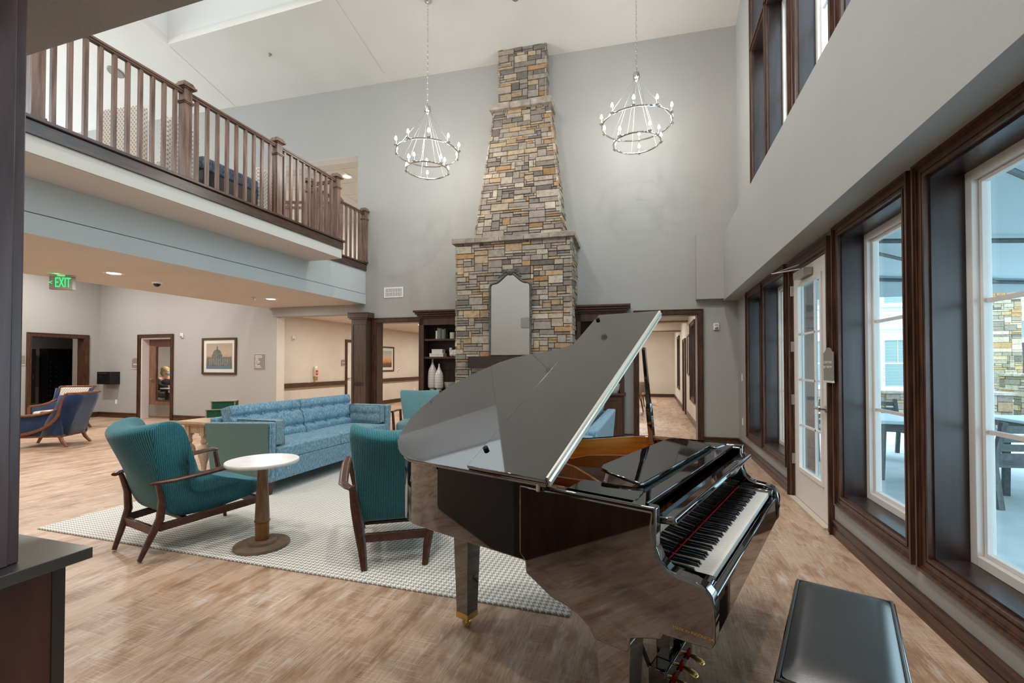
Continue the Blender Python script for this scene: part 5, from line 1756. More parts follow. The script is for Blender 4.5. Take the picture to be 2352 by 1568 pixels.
t = thing('air_vent', 'white louvred air return grille on the far wall left of the chimney', 'vent', FW(-6.745, 0, 2.97), SK)
b = B(); b.box(-0.225, 0.225, -0.012, 0, 0.085, 0.11).box(-0.225, 0.225, -0.012, 0, -0.11, -0.085).box(-0.225, -0.20, -0.012, 0, -0.085, 0.085).box(0.20, 0.225, -0.012, 0, -0.085, 0.085)
b.build('frame', 'white', t)
B().box(-0.2, 0.2, -0.003, 0, -0.085, 0.085).build('backing', 'dark_gap', t)
b = B()
for k in range(20): b.box(-0.195 + k * 0.02, -0.186 + k * 0.02, -0.012, -0.003, -0.085, 0.085)
b.box(-0.2, 0.2, -0.0125, -0.003, -0.004, 0.004)
b.build('louvres', 'white', t)
def plate(loc, rot, label, kind):
    t = thing(kind, label, 'outlet' if 'outlet' in kind else 'switch', loc, rot)
    B().box(-0.036, 0.036, -0.006, 0, -0.058, 0.058).build('plate', 'white', t, bevel=0.002)
    if 'outlet' in kind:
        b = B().box(-0.017, 0.017, -0.008, -0.006, 0.008, 0.038).box(-0.017, 0.017, -0.008, -0.006, -0.038, -0.008)
        b.build('socket_face', 'white', t)
    else:
        B().box(-0.016, 0.016, -0.009, -0.006, -0.032, 0.032).build('rocker', 'white', t)
plate((XR, 8.46, 1.205), RIGHTR, 'white light switch on the right wall beside the far window', 'light_switch')
plate((XR, 8.44, 0.467), RIGHTR, 'white outlet low on the right wall beside the far window', 'power_outlet')
plate((-13.78, 8.52, 0.425), 0, 'white outlet under the black drop box in the lobby', 'power_outlet')
plate((-9.2, 10.32, 0.42), HALLR, 'white outlet low on the cream hall wall above the sofa', 'power_outlet')
plate((-9.2, 16.4, 0.42), HALLR, 'white outlet on the hall wall seen through the cased opening', 'power_outlet')
def crown_sign(loc, rot, w, h, lines, label, tsize, crown=True, cat='sign'):
    t = thing('room_sign', label, cat, loc, rot)
    pts = [(-w / 2, 0), (w / 2, 0), (w / 2, h)]
    if crown:
        pts += [(w * 0.36, h + 0.004), (w * 0.2, h + 0.03), (0, h + 0.04), (-w * 0.2, h + 0.03), (-w * 0.36, h + 0.004)]
    pts += [(-w / 2, h)]
    B().prism([(x, -0.012, z) for x, z in pts], (0, 0.012, 0)).build('plaque', 'sign', t, bevel=0.002)
    B().box(-w / 2 - 0.004, w / 2 + 0.004, -0.016, 0, -0.012, 0.004).build('base_rail', 'clear', t)
    for k, (ln, zz) in enumerate(lines):
        if ln is None:
            b = B(); rr = random.Random(int(zz * 1000) + 3); x = -0.065
            while x < 0.06:
                d_ = 0.008 + rr.random() * 0.006
                b.box(x, x + d_, -0.0138, -0.012, zz - tsize * 0.35, zz + tsize * 0.35)
                x += d_ + 0.005
            b.build('lettering', 'sign_text', t)
            continue
        text('lettering', ln, tsize, 'sign_text', t, (0, -0.0135, zz), (radians(90), 0, 0), 0.0006)
    return t
crown_sign((XR - 0.001 + 0.0, 4.385, 1.29), RIGHTR, 0.205, 0.24, [('COURTYARD', 0.155), ('NOT AN EXIT', 0.115)], 'taupe courtyard sign with raised lettering between door and window', 0.030)
bpy.data.objects['room_sign'].location = (XR - 0.045, 4.385, 1.29)
crown_sign((-13.06, 8.52, 1.32), 0, 0.24, 0.24, [(None, 0.11)], 'taupe sign with white word left of the office door in the lobby', 0.035)
crown_sign((-14.45, 6.82, 1.42), HALLR, 0.30, 0.22, [(None, 0.10)], 'taupe sign left of the mail room opening', 0.035, False)
crown_sign((-9.2, 11.96, 1.38), HALLR, 0.22, 0.19, [(None, 0.10)], 'small grey sign beside the white hall door', 0.030, False)
t = thing('notice_plaque', 'grey notice plaque with white bullet lines right of the framed picture', 'sign', (-8.905, 8.52, 1.30), 0)
B().box(-0.165, 0.165, -0.012, 0, 0, 0.375).build('plaque', 'sign', t, bevel=0.002)
B().box(-0.175, 0.175, -0.006, 0, -0.01, 0.385).build('edge', 'clear', t)
for k, n_ in enumerate((13, 15, 7, 8, 10, 9, 5, 11, 12)):
    b = B(); rr = random.Random(40 + k); z = 0.335 - k * 0.034
    if k in (0, 7, 8):
        b.box(-0.146, -0.139, -0.0138, -0.012, z - 0.004, z + 0.004)
    x = -0.125
    for q in range(n_):
        d_ = 0.006 + rr.random() * 0.006
        b.box(x, x + d_, -0.0138, -0.012, z - 0.010, z + 0.010)
        x += d_ + 0.0045 + (0.008 if rr.random() < 0.15 else 0)
    b.build('lettering', 'sign_text', t)
t = thing('drop_box', 'black metal drop box on the lobby wall left of the office door', 'box', (-13.89, 8.52, 0.90), 0)
B().box(-0.25, 0.25, -0.24, 0, 0.0, 0.33).build('body', 'black', t, bevel=0.004)
B().box(-0.20, 0.10, -0.243, -0.24, 0.285, 0.30).build('slot', 'steel', t)
B().lathe([(0.012, -0.005), (0.012, 0.0)], (-0.12, -0.24, 0.21), 12, 'y').build('lock', 'steel', t)

# framed pictures
def picture(loc, rot, w, h, fw, label, art, mat_w=0.06):
    t = thing('framed_picture', label, 'picture', loc, rot)
    b = B()
    for (x0, x1, z0, z1) in ((-w / 2, w / 2, h - fw, h), (-w / 2, w / 2, 0, fw), (-w / 2, -w / 2 + fw, fw, h - fw), (w / 2 - fw, w / 2, fw, h - fw)):
        b.box(x0, x1, -0.035, 0, z0, z1)
    b.build('frame', 'trim', t, bevel=0.004)
    B().box(-w / 2 + fw, w / 2 - fw, -0.012, 0, fw, h - fw).build('mat_board', 'paper', t)
    a = w / 2 - fw - mat_w
    art(t, a, fw + mat_w, h - fw - mat_w)
    B().box(-w / 2 + fw, w / 2 - fw, -0.022, -0.020, fw, h - fw).build('glazing', 'clear_glass', t)
    return t
def m_art(name, stops, z0, z1, sc=6.0):
    m, nt, b = _new(name)
    v = objcoord(nt)
    sx = nt.nodes.new('ShaderNodeSeparateXYZ'); nt.links.new(v, sx.inputs[0])
    f = mathn(nt, 'DIVIDE', mathn(nt, 'SUBTRACT', sx.outputs[2], z0), z1 - z0)
    nz = noise_tex(nt, objcoord(nt, st=(1, 1, 3)), sc, 6.0, 0.65)
    f = mathn(nt, 'ADD', f, mathn(nt, 'MULTIPLY', mathn(nt, 'SUBTRACT', nz, 0.5), 0.45))
    c = ramp(nt, f, stops)
    nt.links.new(c, b.inputs['Base Color'])
    b.inputs['Roughness'].default_value = 0.6
    return m
def art_dome(t, a, z0, z1):
    B().box(-a, a, -0.014, -0.012, z0, z1).build('artwork', m_art('watercolour_sky', [(0.05, s(90, 118, 140)), (0.16, s(120, 116, 106)), (0.3, s(150, 132, 112)), (0.6, s(198, 172, 148)), (0.9, s(180, 160, 142))], z0, z1), t)
    mz = mk('watercolour_building', s(84, 92, 88), s(128, 122, 108), scale=24, rough=0.7)
    b = B()
    y = -0.0165
    H_ = z1 - z0
    b.box(-a * 0.95, a * 0.95, y, y + 0.002, z0 + 0.12 * H_, z0 + 0.46 * H_)
    b.box(-a * 0.55, a * 0.25, y, y + 0.002, z0 + 0.46 * H_, z0 + 0.56 * H_)
    b.prism([(-0.15 * a + 0.34 * a * cos(q), y, z0 + 0.56 * H_ + 0.20 * H_ * sin(q)) for q in [pi * k / 14 for k in range(15)]], (0, 0.002, 0))
    b.box(-0.2 * a, -0.1 * a, y, y + 0.002, z0 + 0.74 * H_, z0 + 0.84 * H_)
    b.prism([(-0.19 * a, y, z0 + 0.84 * H_), (-0.11 * a, y, z0 + 0.84 * H_), (-0.15 * a, y, z0 + 0.92 * H_)], (0, 0.002, 0))
    b.build('painted_building', mz, t)
    b = B()
    for k in range(9):
        b.box(-a * 0.75 + k * a * 0.17, -a * 0.70 + k * a * 0.17, y - 0.001, y, z0 + 0.16 * H_, z0 + 0.40 * H_)
    b.build('painted_columns', mk('watercolour_columns', s(150, 148, 136), rough=0.7), t)
picture((-10.155, 8.52, 1.18), 0, 1.10, 0.90, 0.05, 'dark framed print of a domed building on the lobby wall', art_dome, 0.085)
def art_sunset(t, a, z0, z1):
    B().box(-a, a, -0.014, -0.012, z0, z1).build('artwork', m_art('sunset_painting', [(0.0, s(70, 56, 46)), (0.22, s(110, 74, 52)), (0.36, s(214, 140, 84)), (0.55, s(226, 178, 138)), (0.75, s(200, 184, 170)), (0.95, s(178, 178, 176))], z0, z1, 5.0), t)
picture((-9.2, 14.25, 1.17), HALLR, 1.16, 0.90, 0.05, 'framed sunset landscape on the hall wall seen through the cased opening', art_sunset, 0.10)
def art_grey(t, a, z0, z1):
    B().box(-a, a, -0.014, -0.012, z0, z1).build('artwork', m_art('pale_abstract', [(0.1, s(170, 160, 146)), (0.9, s(206, 200, 190))], z0, z1), t)
picture((0.94, 12.75, 1.15), RIGHTR, 0.75, 1.05, 0.045, 'tall framed picture on the right wall of the dining hall', art_grey)

# handrails, sanitizer, thermostat in the hall
t = thing('wall_handrail', 'brown wood crash rail along the cream hall wall left of the white door', 'handrail')
B(hw).box(8.75, 12.03, 0.04, 0.075, 0.80, 0.925).build('rail', 'trim_h', t, bevel=0.008)
for y in (9.0, 10.0, 11.0, 11.9):
    B(hw).box(y - 0.03, y + 0.03, 0, 0.04, 0.84, 0.89).build('bracket', 'trim_h', t)
t = thing('wall_handrail', 'brown wood crash rail on the hall wall beyond the cased opening', 'handrail')
B(hw).box(13.15, 18.9, 0.04, 0.075, 0.80, 0.925).build('rail', 'trim_h', t, bevel=0.008)
for y in (13.4, 15.0, 17.0, 18.6):
    B(hw).box(y - 0.03, y + 0.03, 0, 0.04, 0.84, 0.89).build('bracket', 'trim_h', t)
t = thing('hand_sanitizer_dispenser', 'wall mounted sanitizer dispenser with red label on the hall wall', 'dispenser', (-9.2, 10.68, 1.06), HALLR)
B().box(-0.06, 0.06, -0.09, 0, 0.02, 0.24).build('body', 'clear', t, bevel=0.012)
B().box(-0.045, 0.045, -0.095, -0.09, 0.06, 0.20).build('label_front', 'red_plastic', t)
B().prism([(-0.018, -0.097, 0.13), (0.0, -0.097, 0.105), (0.018, -0.097, 0.13), (0.012, -0.097, 0.145), (0.0, -0.097, 0.138), (-0.012, -0.097, 0.145)], (0, 0.002, 0)).build('heart_mark', 'white', t)
B().box(-0.04, 0.04, -0.08, -0.01, 0.24, 0.32).build('bottle', 'white', t, bevel=0.012)
B().box(-0.03, 0.03, -0.10, -0.02, -0.09, 0.02).build('drip_tray', 'brass', t, bevel=0.004)
t = thing('thermostat', 'white thermostat right of the sunset picture in the hall', 'thermostat', (-9.2, 15.17, 1.20), HALLR)
B().box(-0.06, 0.06, -0.025, 0, -0.055, 0.055).build('housing', 'white', t, bevel=0.006)
B().box(-0.025, 0.025, -0.027, -0.025, -0.01, 0.035).build('screen', 'black', t)

# ------------------------------------------------------------------ ceiling fittings
def downlight(loc, label, group, r=0.085, power=18, spot=True):
    t = thing('recessed_downlight', label, 'downlight', loc, 0, group)
    B().lathe([(r * 0.78, -0.004), (r, -0.010), (r * 1.25, -0.006), (r * 1.25, 0.0), (r * 0.78, 0.0)], n=28).build('trim_ring', 'white', t)
    B().lathe([(0.001, -0.014), (r * 0.5, -0.013), (r * 0.79, -0.008), (r * 0.79, 0.0), (0.001, 0.0)], n=24).build('lens', 'lens', t)
    if spot:
        lamp('downlight_lamp', 'AREA', (loc[0], loc[1], loc[2] - 0.03), power, WARM, 0.16)
    return t
downlight((-7.38, 4.51, 2.74), 'round downlight under the loft nearest the exit sign', 'soffit downlights', 0.10, 40)
downlight((-7.28, 7.22, 2.74), 'round downlight under the loft nearest the hall opening', 'soffit downlights', 0.10, 40)
downlight((-7.3, 1.8, 2.74), 'round downlight under the loft hidden by the near post', 'soffit downlights', 0.10, 40)
for x in (-13.0, -10.6):
    for y in (3.0, 6.6):
        downlight((x, y, 4.0), 'round downlight in the lobby ceiling hidden above the soffit', 'lobby downlights', 0.085, 78)
for k, y in enumerate((10.2, 13.2, 16.2)):
    downlight((-7.2, y, 2.72), ('hall downlight nearest the wood column', 'hall downlight seen through the cased opening', 'hall downlight furthest down the corridor')[k], 'hall downlights', 0.085, 58)
for k, y in enumerate((11.0, 14.9, 18.6)):
    downlight((-0.6, y, 2.95), ('dining hall downlight nearest the opening', 'dining hall downlight between the two headers', 'dining hall downlight by the end wall')[k], 'dining hall downlights', 0.085, 60)
pl3 = FW(-8.57, -0.95, 6.045)
downlight(pl3, 'bright downlight in the tiled loft corridor ceiling', None, 0.10, 35)
lamp('downlight_lamp', 'AREA', FW(-10.5, -2.2, 6.0), 50, WARM, 0.3)
lamp('office_lamp', 'AREA', (-13.0, 10.4, 2.72), 60, NEUT, 0.5)
lamp('mail_room_lamp', 'AREA', (-16.0, 7.4, 2.66), 14, NEUT, 0.3)
# unseen fill lights added above the loft to lift its brightness
for (x, y) in ((-8.5, 1.5), (-12.0, 5.0), (-15.0, 2.0)):
    lamp('loft_fill_light', 'AREA', (x, y, zceil(y) - 0.12), 34, WARM, 0.4)
def ceil_disc(x, y, r, name, label, cat, mat='white'):
    t = thing(name, label, cat, (x, y, zceil(y)), (radians(-14.57), 0, 0))
    B().lathe([(r, 0.0), (r, -0.012), (r * 0.9, -0.03), (0.002, -0.034)], n=28).build('body', mat, t)
    return t
ceil_disc(-2.24, 7.45, 0.07, 'smoke_detector', 'small round smoke detector at the top edge between the chandeliers', 'detector', 'sign')
ceil_disc(-11.4, 6.95, 0.16, 'ceiling_speaker', 'round grey speaker on the sloping ceiling behind the balusters', 'speaker', 'sign')
t = thing('sprinkler_head', 'small sprinkler head on the sloping ceiling above the railing', 'sprinkler', (-7.52, 7.38, zceil(7.38)), (radians(-14.57), 0, 0))
B().lathe([(0.035, 0), (0.035, -0.005), (0.012, -0.01), (0.008, -0.04), (0.022, -0.044), (0.022, -0.048)], n=16).build('body', 'steel', t)
t = thing('dome_camera', 'white dome security camera under the loft soffit', 'camera', (-7.43, 5.14, 2.74))
B().lathe([(0.075, 0), (0.075, -0.03), (0.06, -0.045), (0.02, -0.046)], n=24).build('housing', 'white', t)
B().ball((0, 0, -0.045), 0.048, 10).build('dome', 'black', t)
t = thing('sprinkler_head', 'small sprinkler head on the soffit near the second downlight', 'sprinkler', (-7.45, 6.97, 2.74))
B().lathe([(0.05, 0), (0.05, -0.006), (0.014, -0.01), (0.01, -0.04), (0.025, -0.045), (0.025, -0.05)], n=16).build('body', 'steel', t)
# exit sign
t = thing('exit_sign', 'green lit exit sign hanging from the soffit at left', 'sign', (-8.28, 4.40, 2.74), radians(29))
B().box(-0.15, 0.15, -0.03, 0.03, -0.215, -0.02).build('housing', mk('exit_sign_grey_housing', s(150, 146, 140), rough=0.6), t, bevel=0.008)
B().box(-0.05, 0.05, -0.03, 0.03, -0.02, 0.0).build('mount', 'white', t)
text('lettering', 'EXIT', 0.205, 'exit_green', t, (0.022, -0.032, -0.118), (radians(90), 0, 0), 0.001).scale = (0.47, 1, 1)
text('arrow', '<', 0.09, 'exit_green', t, (-0.13, -0.032, -0.118), (radians(90), 0, 0), 0.001)
lamp('exit_sign_glow', 'POINT', (-8.23, 4.30, 2.725), 0.22, (0.1, 1.0, 0.35), 0.03)

# mailboxes in the mail room
t = thing('mailbox_bank', 'black bank of small mailboxes in the dim mail room', 'mailbox', (-17.2, 8.62, 0), HALLR)
B().box(-0.0, 1.72, -0.35, 0, 0.30, 1.89).build('cabinet', 'black', t)
b = B(); c = B()
for i in range(6):
    for j in range(11):
        x, z = 0.02 + i * 0.278, 0.32 + j * 0.14
        b.box(x + 0.006, x + 0.272, -0.356, -0.35, z + 0.005, z + 0.135)
        c.box(x + 0.05, x + 0.075, -0.359, -0.356, z + 0.05, z + 0.07)
        c.lathe([(0.012, 0), (0.012, -0.004)], (x + 0.2, -0.356, z + 0.05), 8, 'y')
o1 = b.build('door_fronts', 'piano_matte', t); o1['kind'] = 'stuff'
o2 = c.build('lock_plates', 'pewter', t); o2['kind'] = 'stuff'
t = thing('tall_locker', 'narrow black locker at the left of the mail room', 'locker', (-17.2, 8.1, 0), HALLR)
B().box(-0.12, 0.27, -0.35, 0, 0.32, 1.87).build('body', 'black', t, bevel=0.004)
B().box(0.20, 0.22, -0.37, -0.35, 1.0, 1.12).build('handle', 'pewter', t)

# ------------------------------------------------------------------ office behind the glass door
t = thing('office_window', 'office window with dark slatted blind behind the seated person', 'window', (-14.9, 11.8, 0.9), 0)
B().box(-0.75, 0.75, -0.02, 0, 0, 1.45).build('daylit_pane', mk('daylit_window', s(230, 238, 244), emit=(0.85, 0.93, 1, 1), estr=1.0), t)
b = B()
for (x0, x1, z0, z1) in ((-0.85, 0.85, 1.45, 1.54), (-0.85, 0.85, -0.09, 0), (-0.85, -0.75, 0, 1.45), (0.75, 0.85, 0, 1.45)):
    b.box(x0, x1, -0.03, 0, z0, z1)
b.build('frame', 'trim', t)
b = B()
for k in range(24):
    b.box(-0.75, 0.75, -0.06, -0.055, k * 0.06 + 0.005, k * 0.06 + 0.04)
b.build('blind', 'jamb', t)
t = thing('office_table', 'white topped office table before the seated person', 'table', (-12.80, 9.85, 0))
B().box(-0.62, 0.9, -0.45, 0.45, 0.72, 0.75).build('tabletop', 'white', t, bevel=0.004)
for x in (-0.5, 0.8):
    for y in (-0.35, 0.35):
        B().box(x - 0.025, x + 0.025, y - 0.025, y + 0.025, 0, 0.72).build('leg', 'black', t)
t = thing('office_chair', 'cream seated armchair under the person in the office', 'chair', (-13.74, 9.75, 0), 0)
B().box(-0.30, 0.30, -0.28, 0.28, 0.34, 0.46).build('seat', 'linen', t, bevel=0.03, seg=3)
B().box(-0.34, -0.28, -0.26, 0.26, 0.46, 0.92).build('backrest', 'linen', t, bevel=0.02)
for x in (-0.26, 0.26):
    for y in (-0.24, 0.24):
        B().beam((x, y, 0.35), (x * 1.1, y * 1.1, 0), 0.04, 0.04, (0, 1, 0)).build('leg', 'chair_wood', t)
# person: one continuous skin-grown body, seated in profile facing +x
def skin_body(name, verts, edges, radii, mat, parent, root=0, sub=2):
    me = bpy.data.meshes.new(name)
    me.from_pydata(verts, edges, [])
    o = bpy.data.objects.new(name, me)
    COL.objects.link(o)
    o.parent = parent
    me.materials.append(M[mat])
    sk = o.modifiers.new('skin', 'SKIN')
    sk.use_smooth_shade = True
    lay = me.skin_vertices[0].data
    for k, r in enumerate(radii):
        lay[k].radius = r if isinstance(r, tuple) else (r, r)
        lay[k].use_root = (k == root)
    md = o.modifiers.new('subdivision', 'SUBSURF')
    md.levels = sub; md.render_levels = sub
    return o
p = thing('person', 'seated person with blond bob, blue face mask and dark jacket behind the glass door', 'person', (-13.72, 9.75, 0), 0)
V = [(-0.08, 0, 0.55), (-0.07, 0, 0.72), (-0.03, 0, 0.90), (0.0, 0, 1.02), (0.02, 0, 1.08), (0.04, 0, 1.15), (0.05, 0, 1.24), (0.05, 0, 1.30),
     (0.0, -0.17, 1.00), (0.06, -0.22, 0.84), (0.20, -0.19, 0.78), (0.36, -0.13, 0.79), (0.44, -0.11, 0.79),
     (0.0, 0.17, 1.00), (0.06, 0.22, 0.84), (0.20, 0.19, 0.78), (0.36, 0.13, 0.79), (0.44, 0.11, 0.79),
     (-0.04, -0.10, 0.54), (0.36, -0.12, 0.54), (0.38, -0.12, 0.30), (0.36, -0.12, 0.08), (0.50, -0.12, 0.05),
     (-0.04, 0.10, 0.54), (0.36, 0.12, 0.54), (0.38, 0.12, 0.30), (0.36, 0.12, 0.08), (0.50, 0.12, 0.05)]
Eg = [(0, 1), (1, 2), (2, 3), (3, 4), (4, 5), (5, 6), (6, 7), (3, 8), (8, 9), (9, 10), (10, 11), (11, 12), (3, 13), (13, 14), (14, 15), (15, 16), (16, 17),
      (0, 18), (18, 19), (19, 20), (20, 21), (21, 22), (0, 23), (23, 24), (24, 25), (25, 26), (26, 27)]
Rr = [(0.15, 0.13), (0.15, 0.12), (0.16, 0.13), (0.12, 0.10), 0.055, (0.08, 0.085), (0.085, 0.10), (0.06, 0.07), 0.062, 0.05, 0.042, 0.034, (0.03, 0.02), 0.062, 0.05, 0.042, 0.034, (0.03, 0.02),
      0.085, 0.07, 0.055, 0.04, 0.035, 0.085, 0.07, 0.055, 0.04, 0.035]
skin_body('body', V, Eg, Rr, 'skin', p)
# clothing grown a little outside the body
jv = [V[k] for k in (0, 1, 2, 3, 8, 9, 10, 11, 13, 14, 15, 16)]
je = [(0, 1), (1, 2), (2, 3), (3, 4), (4, 5), (5, 6), (6, 7), (3, 8), (8, 9), (9, 10), (10, 11)]
jr = [(0.175, 0.15), (0.175, 0.14), (0.18, 0.145), (0.135, 0.11), 0.078, 0.065, 0.056, 0.05, 0.078, 0.065, 0.056, 0.05]
skin_body('jacket', jv, je, jr, 'jacket', p)
tv = [V[k] for k in (0, 18, 19, 20, 21, 23, 24, 25, 26)]
te = [(0, 1), (1, 2), (2, 3), (3, 4), (0, 5), (5, 6), (6, 7), (7, 8)]
tr_ = [(0.165, 0.14), 0.10, 0.085, 0.07, 0.055, 0.10, 0.085, 0.07, 0.055]
skin_body('trousers', tv, te, tr_, 'grey_pants', p)
b = B()
b.ball((0.005, 0, 1.265), 0.115, 10, (1.0, 0.95, 0.95))
b.ball((-0.04, 0, 1.17), 0.10, 8, (0.75, 1.0, 1.0))
for sy in (-1, 1):
    b.ball((0.02, sy * 0.075, 1.17), 0.055, 8, (0.9, 0.55, 1.5))
b.build('hair', 'hair', p)
b = B().ball((0.105, 0, 1.165), 0.055, 8, (0.8, 1.05, 0.9)); b.build('face_mask', 'mask', p)
b = B().ball((0.135, 0, 1.205), 0.014, 5, (1.2, 0.8, 1.2)); b.build('nose', 'skin', p)
b = B()
for sy in (-1, 1): b.ball((0.122, sy * 0.032, 1.235), 0.010, 5)
b.build('eyes', 'dark_gap', p)
for sy in (-1, 1):
    for k in range(4):
        b = B().tube([(0.46, sy * 0.11 + (k - 1.5) * 0.018, 0.795), (0.51, sy * 0.105 + (k - 1.5) * 0.019, 0.79), (0.545 - 0.01 * abs(k - 1.5), sy * 0.10 + (k - 1.5) * 0.019, 0.775)], [0.009, 0.0085, 0.007], 6)
        b.build('finger', 'skin', p)
    B().tube([(0.445, sy * 0.085, 0.79), (0.475, sy * 0.062, 0.785), (0.50, sy * 0.055, 0.78)], [0.011, 0.010, 0.008], 6).build('thumb', 'skin', p)

# ------------------------------------------------------------------ dining chairs in the right hall
def dining_chair(loc, rot, label, bm):
    t = thing('dining_chair', label, 'chair', loc, rot, 'dining hall chairs')
    rows = []
    for a in range(7):
        u = -1 + a / 3
        rows.append([(u * (0.20 + 0.05 * z), -0.22 + 0.06 * u * u - 0.12 * z, 0.50 + 0.42 * z) for z in (0, 0.25, 0.5, 0.75, 1.0)])
    b = B(); b.grid(rows)
    o = b.build('backrest', bm, t)
    md = o.modifiers.new('solid', 'SOLIDIFY'); md.thickness = 0.05; md.offset = 0
    B().box(-0.23, 0.23, -0.22, 0.24, 0.40, 0.49).build('seat', mk('tan_seat_vinyl', s(190, 150, 112), rough=0.5), t, bevel=0.02, seg=3)
    for x in (-1, 1):
        for y in (-1, 1):
            B().beam((x * 0.19, y * 0.19, 0.41), (x * 0.24, y * 0.25, 0.0), 0.04, 0.04, (0, 1, 0), 0.024, 0.024).build('leg', 'chair_wood', t)
    return t
dining_chair((-0.55, 13.95, 0), radians(75), 'brown striped dining chair nearest the prop stick in the dining hall', 'striped_chair')
dining_chair((-0.45, 16.1, 0), radians(80), 'blue grey backed dining chair behind the striped one in the dining hall', 'fabric_grey')

# ------------------------------------------------------------------ courtyard
struct(B().box(1.80, 14, -4, 12.2, -0.12, -0.03), 'floor_patio', 'concrete')
o = B().box(1.82, 30, 12.2, 14.0, -0.12, -0.02).build('gravel_bed', 'gravel'); tag(o, 'dark gravel bed along the patio edge outside', 'gravel'); o['kind'] = 'stuff'
o = B().box(1.82, 40, 14.0, 21.9, -0.12, -0.035).build('lawn', 'grass'); tag(o, 'strip of yellow green lawn before the building outside', 'grass'); o['kind'] = 'stuff'
t = thing('patio_canopy', 'pale teal fabric canopy with grey tube frame over the patio', 'canopy')
B().hexa([(1.82, -2.5, 3.15), (6.8, -2.5, 2.75), (6.8, 9.6, 2.75), (1.82, 9.6, 3.15)], [(1.82, -2.5, 3.17), (6.8, -2.5, 2.77), (6.8, 9.6, 2.77), (1.82, 9.6, 3.17)]).build('fabric', 'canvas', t)
for y in (-2.4, 1.5, 4.2, 6.9, 9.55):
    B().tube([(1.84, y, 3.08), (6.8, y, 2.70)], 0.03, 8).build('frame_tube', 'patio_wood', t)
for y0, y1 in ((1.5, 4.2), (4.2, 6.9), (6.9, 9.55)):
    B().tube([(2.2, y0, 3.05), (5.5, y1, 2.80)], 0.025, 8).build('frame_tube', 'patio_wood', t)
B().box(1.82, 6.8, 9.58, 9.60, 2.62, 3.14).build('valance', 'canvas', t)
for y in (-2.4, 9.5):
    B().tube([(6.75, y, 2.72), (6.75, y, -0.03)], 0.04, 10).build('canopy_post', 'patio_wood', t)
def patio_chair(loc, rot, label):
    t = thing('patio_armchair', label, 'chair', loc, rot, 'charcoal slatted patio chairs')
    for sx in (-1, 1):
        B().beam((sx * 0.27, -0.30, 0), (sx * 0.26, -0.22, 0.45), 0.05, 0.05).beam((sx * 0.26, -0.22, 0.43), (sx * 0.26, -0.34, 0.88), 0.05, 0.04).build('leg', 'patio_wood', t)
        B().beam((sx * 0.27, 0.28, 0), (sx * 0.26, 0.25, 0.64), 0.055, 0.055).build('leg', 'patio_wood', t)
        B().beam((sx * 0.27, -0.28, 0.66), (sx * 0.27, 0.31, 0.66), 0.06, 0.03).build('armrest', 'patio_wood', t)
        B().beam((sx * 0.26, -0.24, 0.38), (sx * 0.26, 0.27, 0.40), 0.04, 0.06).build('side_rail', 'patio_wood', t)
    b = B()
    for k in range(6):
        b.box(-0.26, 0.26, -0.24 + k * 0.088, -0.165 + k * 0.088, 0.41, 0.43)
    b.build('seat_slats', 'patio_wood', t)
    b = B()
    for k in range(4):
        z = 0.52 + k * 0.095
        b.beam((-0.25, -0.235 - k * 0.026, z), (0.25, -0.235 - k * 0.026, z), 0.02, 0.07)
    b.build('back_slats', 'patio_wood', t)
    return t
def patio_table(loc, rot, w, l, label):
    t = thing('patio_table', label, 'table', loc, rot, 'pale topped patio tables')
    B().box(-w / 2, w / 2, -l / 2, l / 2, 0.71, 0.75).build('tabletop', mk('pale_patio_top', s(186, 206, 214), rough=0.3), t, bevel=0.01)
    B().box(-w / 2 + 0.05, w / 2 - 0.05, -l / 2 + 0.05, l / 2 - 0.05, 0.63, 0.71).build('apron', 'patio_wood', t)
    for x in (-1, 1):
        for y in (-1, 1):
            B().beam((x * (w / 2 - 0.09), y * (l / 2 - 0.09), 0.66), (x * (w / 2 - 0.07), y * (l / 2 - 0.07), 0), 0.07, 0.07, (0, 1, 0), 0.05, 0.05).build('leg', 'patio_wood', t)
    return t
patio_table((3.25, 7.35, -0.03), 0, 1.1, 1.1, 'square patio table outside the third window')
patio_chair((3.55, 6.15, -0.03), radians(10), 'charcoal slatted armchair outside the nearest window')
patio_chair((4.35, 6.35, -0.03), radians(-20), 'charcoal slatted armchair at the right edge outside the nearest window')
patio_chair((2.55, 8.30, -0.03), radians(200), 'charcoal slatted armchair outside the courtyard door')
patio_chair((3.6, 8.75, -0.03), radians(180), 'charcoal slatted armchair behind the square patio table')
patio_table((5.0, 7.6, -0.03), 0, 1.1, 1.1, 'second patio table behind the slatted armchairs')
# stone column outside the door
def stone_pier(name, label, cat, x, y, w, d_, h, seed, cap=True, ly=0.0):
    t = thing(name, label, cat, (x, y, -0.03), 0)
    b = B(); cols = []
    for k, (L, fn) in enumerate(((w, lambda u, z, o: (-w / 2 + w * u, -d_ / 2 - o, z)), (d_, lambda u, z, o: (w / 2 + o, -d_ / 2 + d_ * u, z)),
                  (w, lambda u, z, o: (w / 2 - w * u, d_ / 2 + o, z)), (d_, lambda u, z, o: (-w / 2 - o, d_ / 2 - d_ * u, z)))):
        stone_face(b, cols, L, h, fn, seed + k, 0.07, 0.07)
    b.build('stone_cladding', 'stone', t, cols=cols, angle=25)
    B().box(-w / 2, w / 2, -d_ / 2, d_ / 2, 0, h).build('core', 'mortar', t)
    if cap:
        B().box(-w / 2 - 0.06, w / 2 + 0.06, -d_ / 2 - 0.06, d_ / 2 + 0.06, h, h + 0.07).build('cap', 'stone_led', t, bevel=0.01)
    return t
stone_pier('stone_column', 'tall ledgestone column of the building across the courtyard', 'column', 12.3, 21.4, 0.85, 0.85, 4.3, 61, False)
stone_pier('stone_wall', 'low ledgestone garden wall outside the third window', 'wall', 6.6, 13.4, 2.4, 0.5, 0.75, 71)
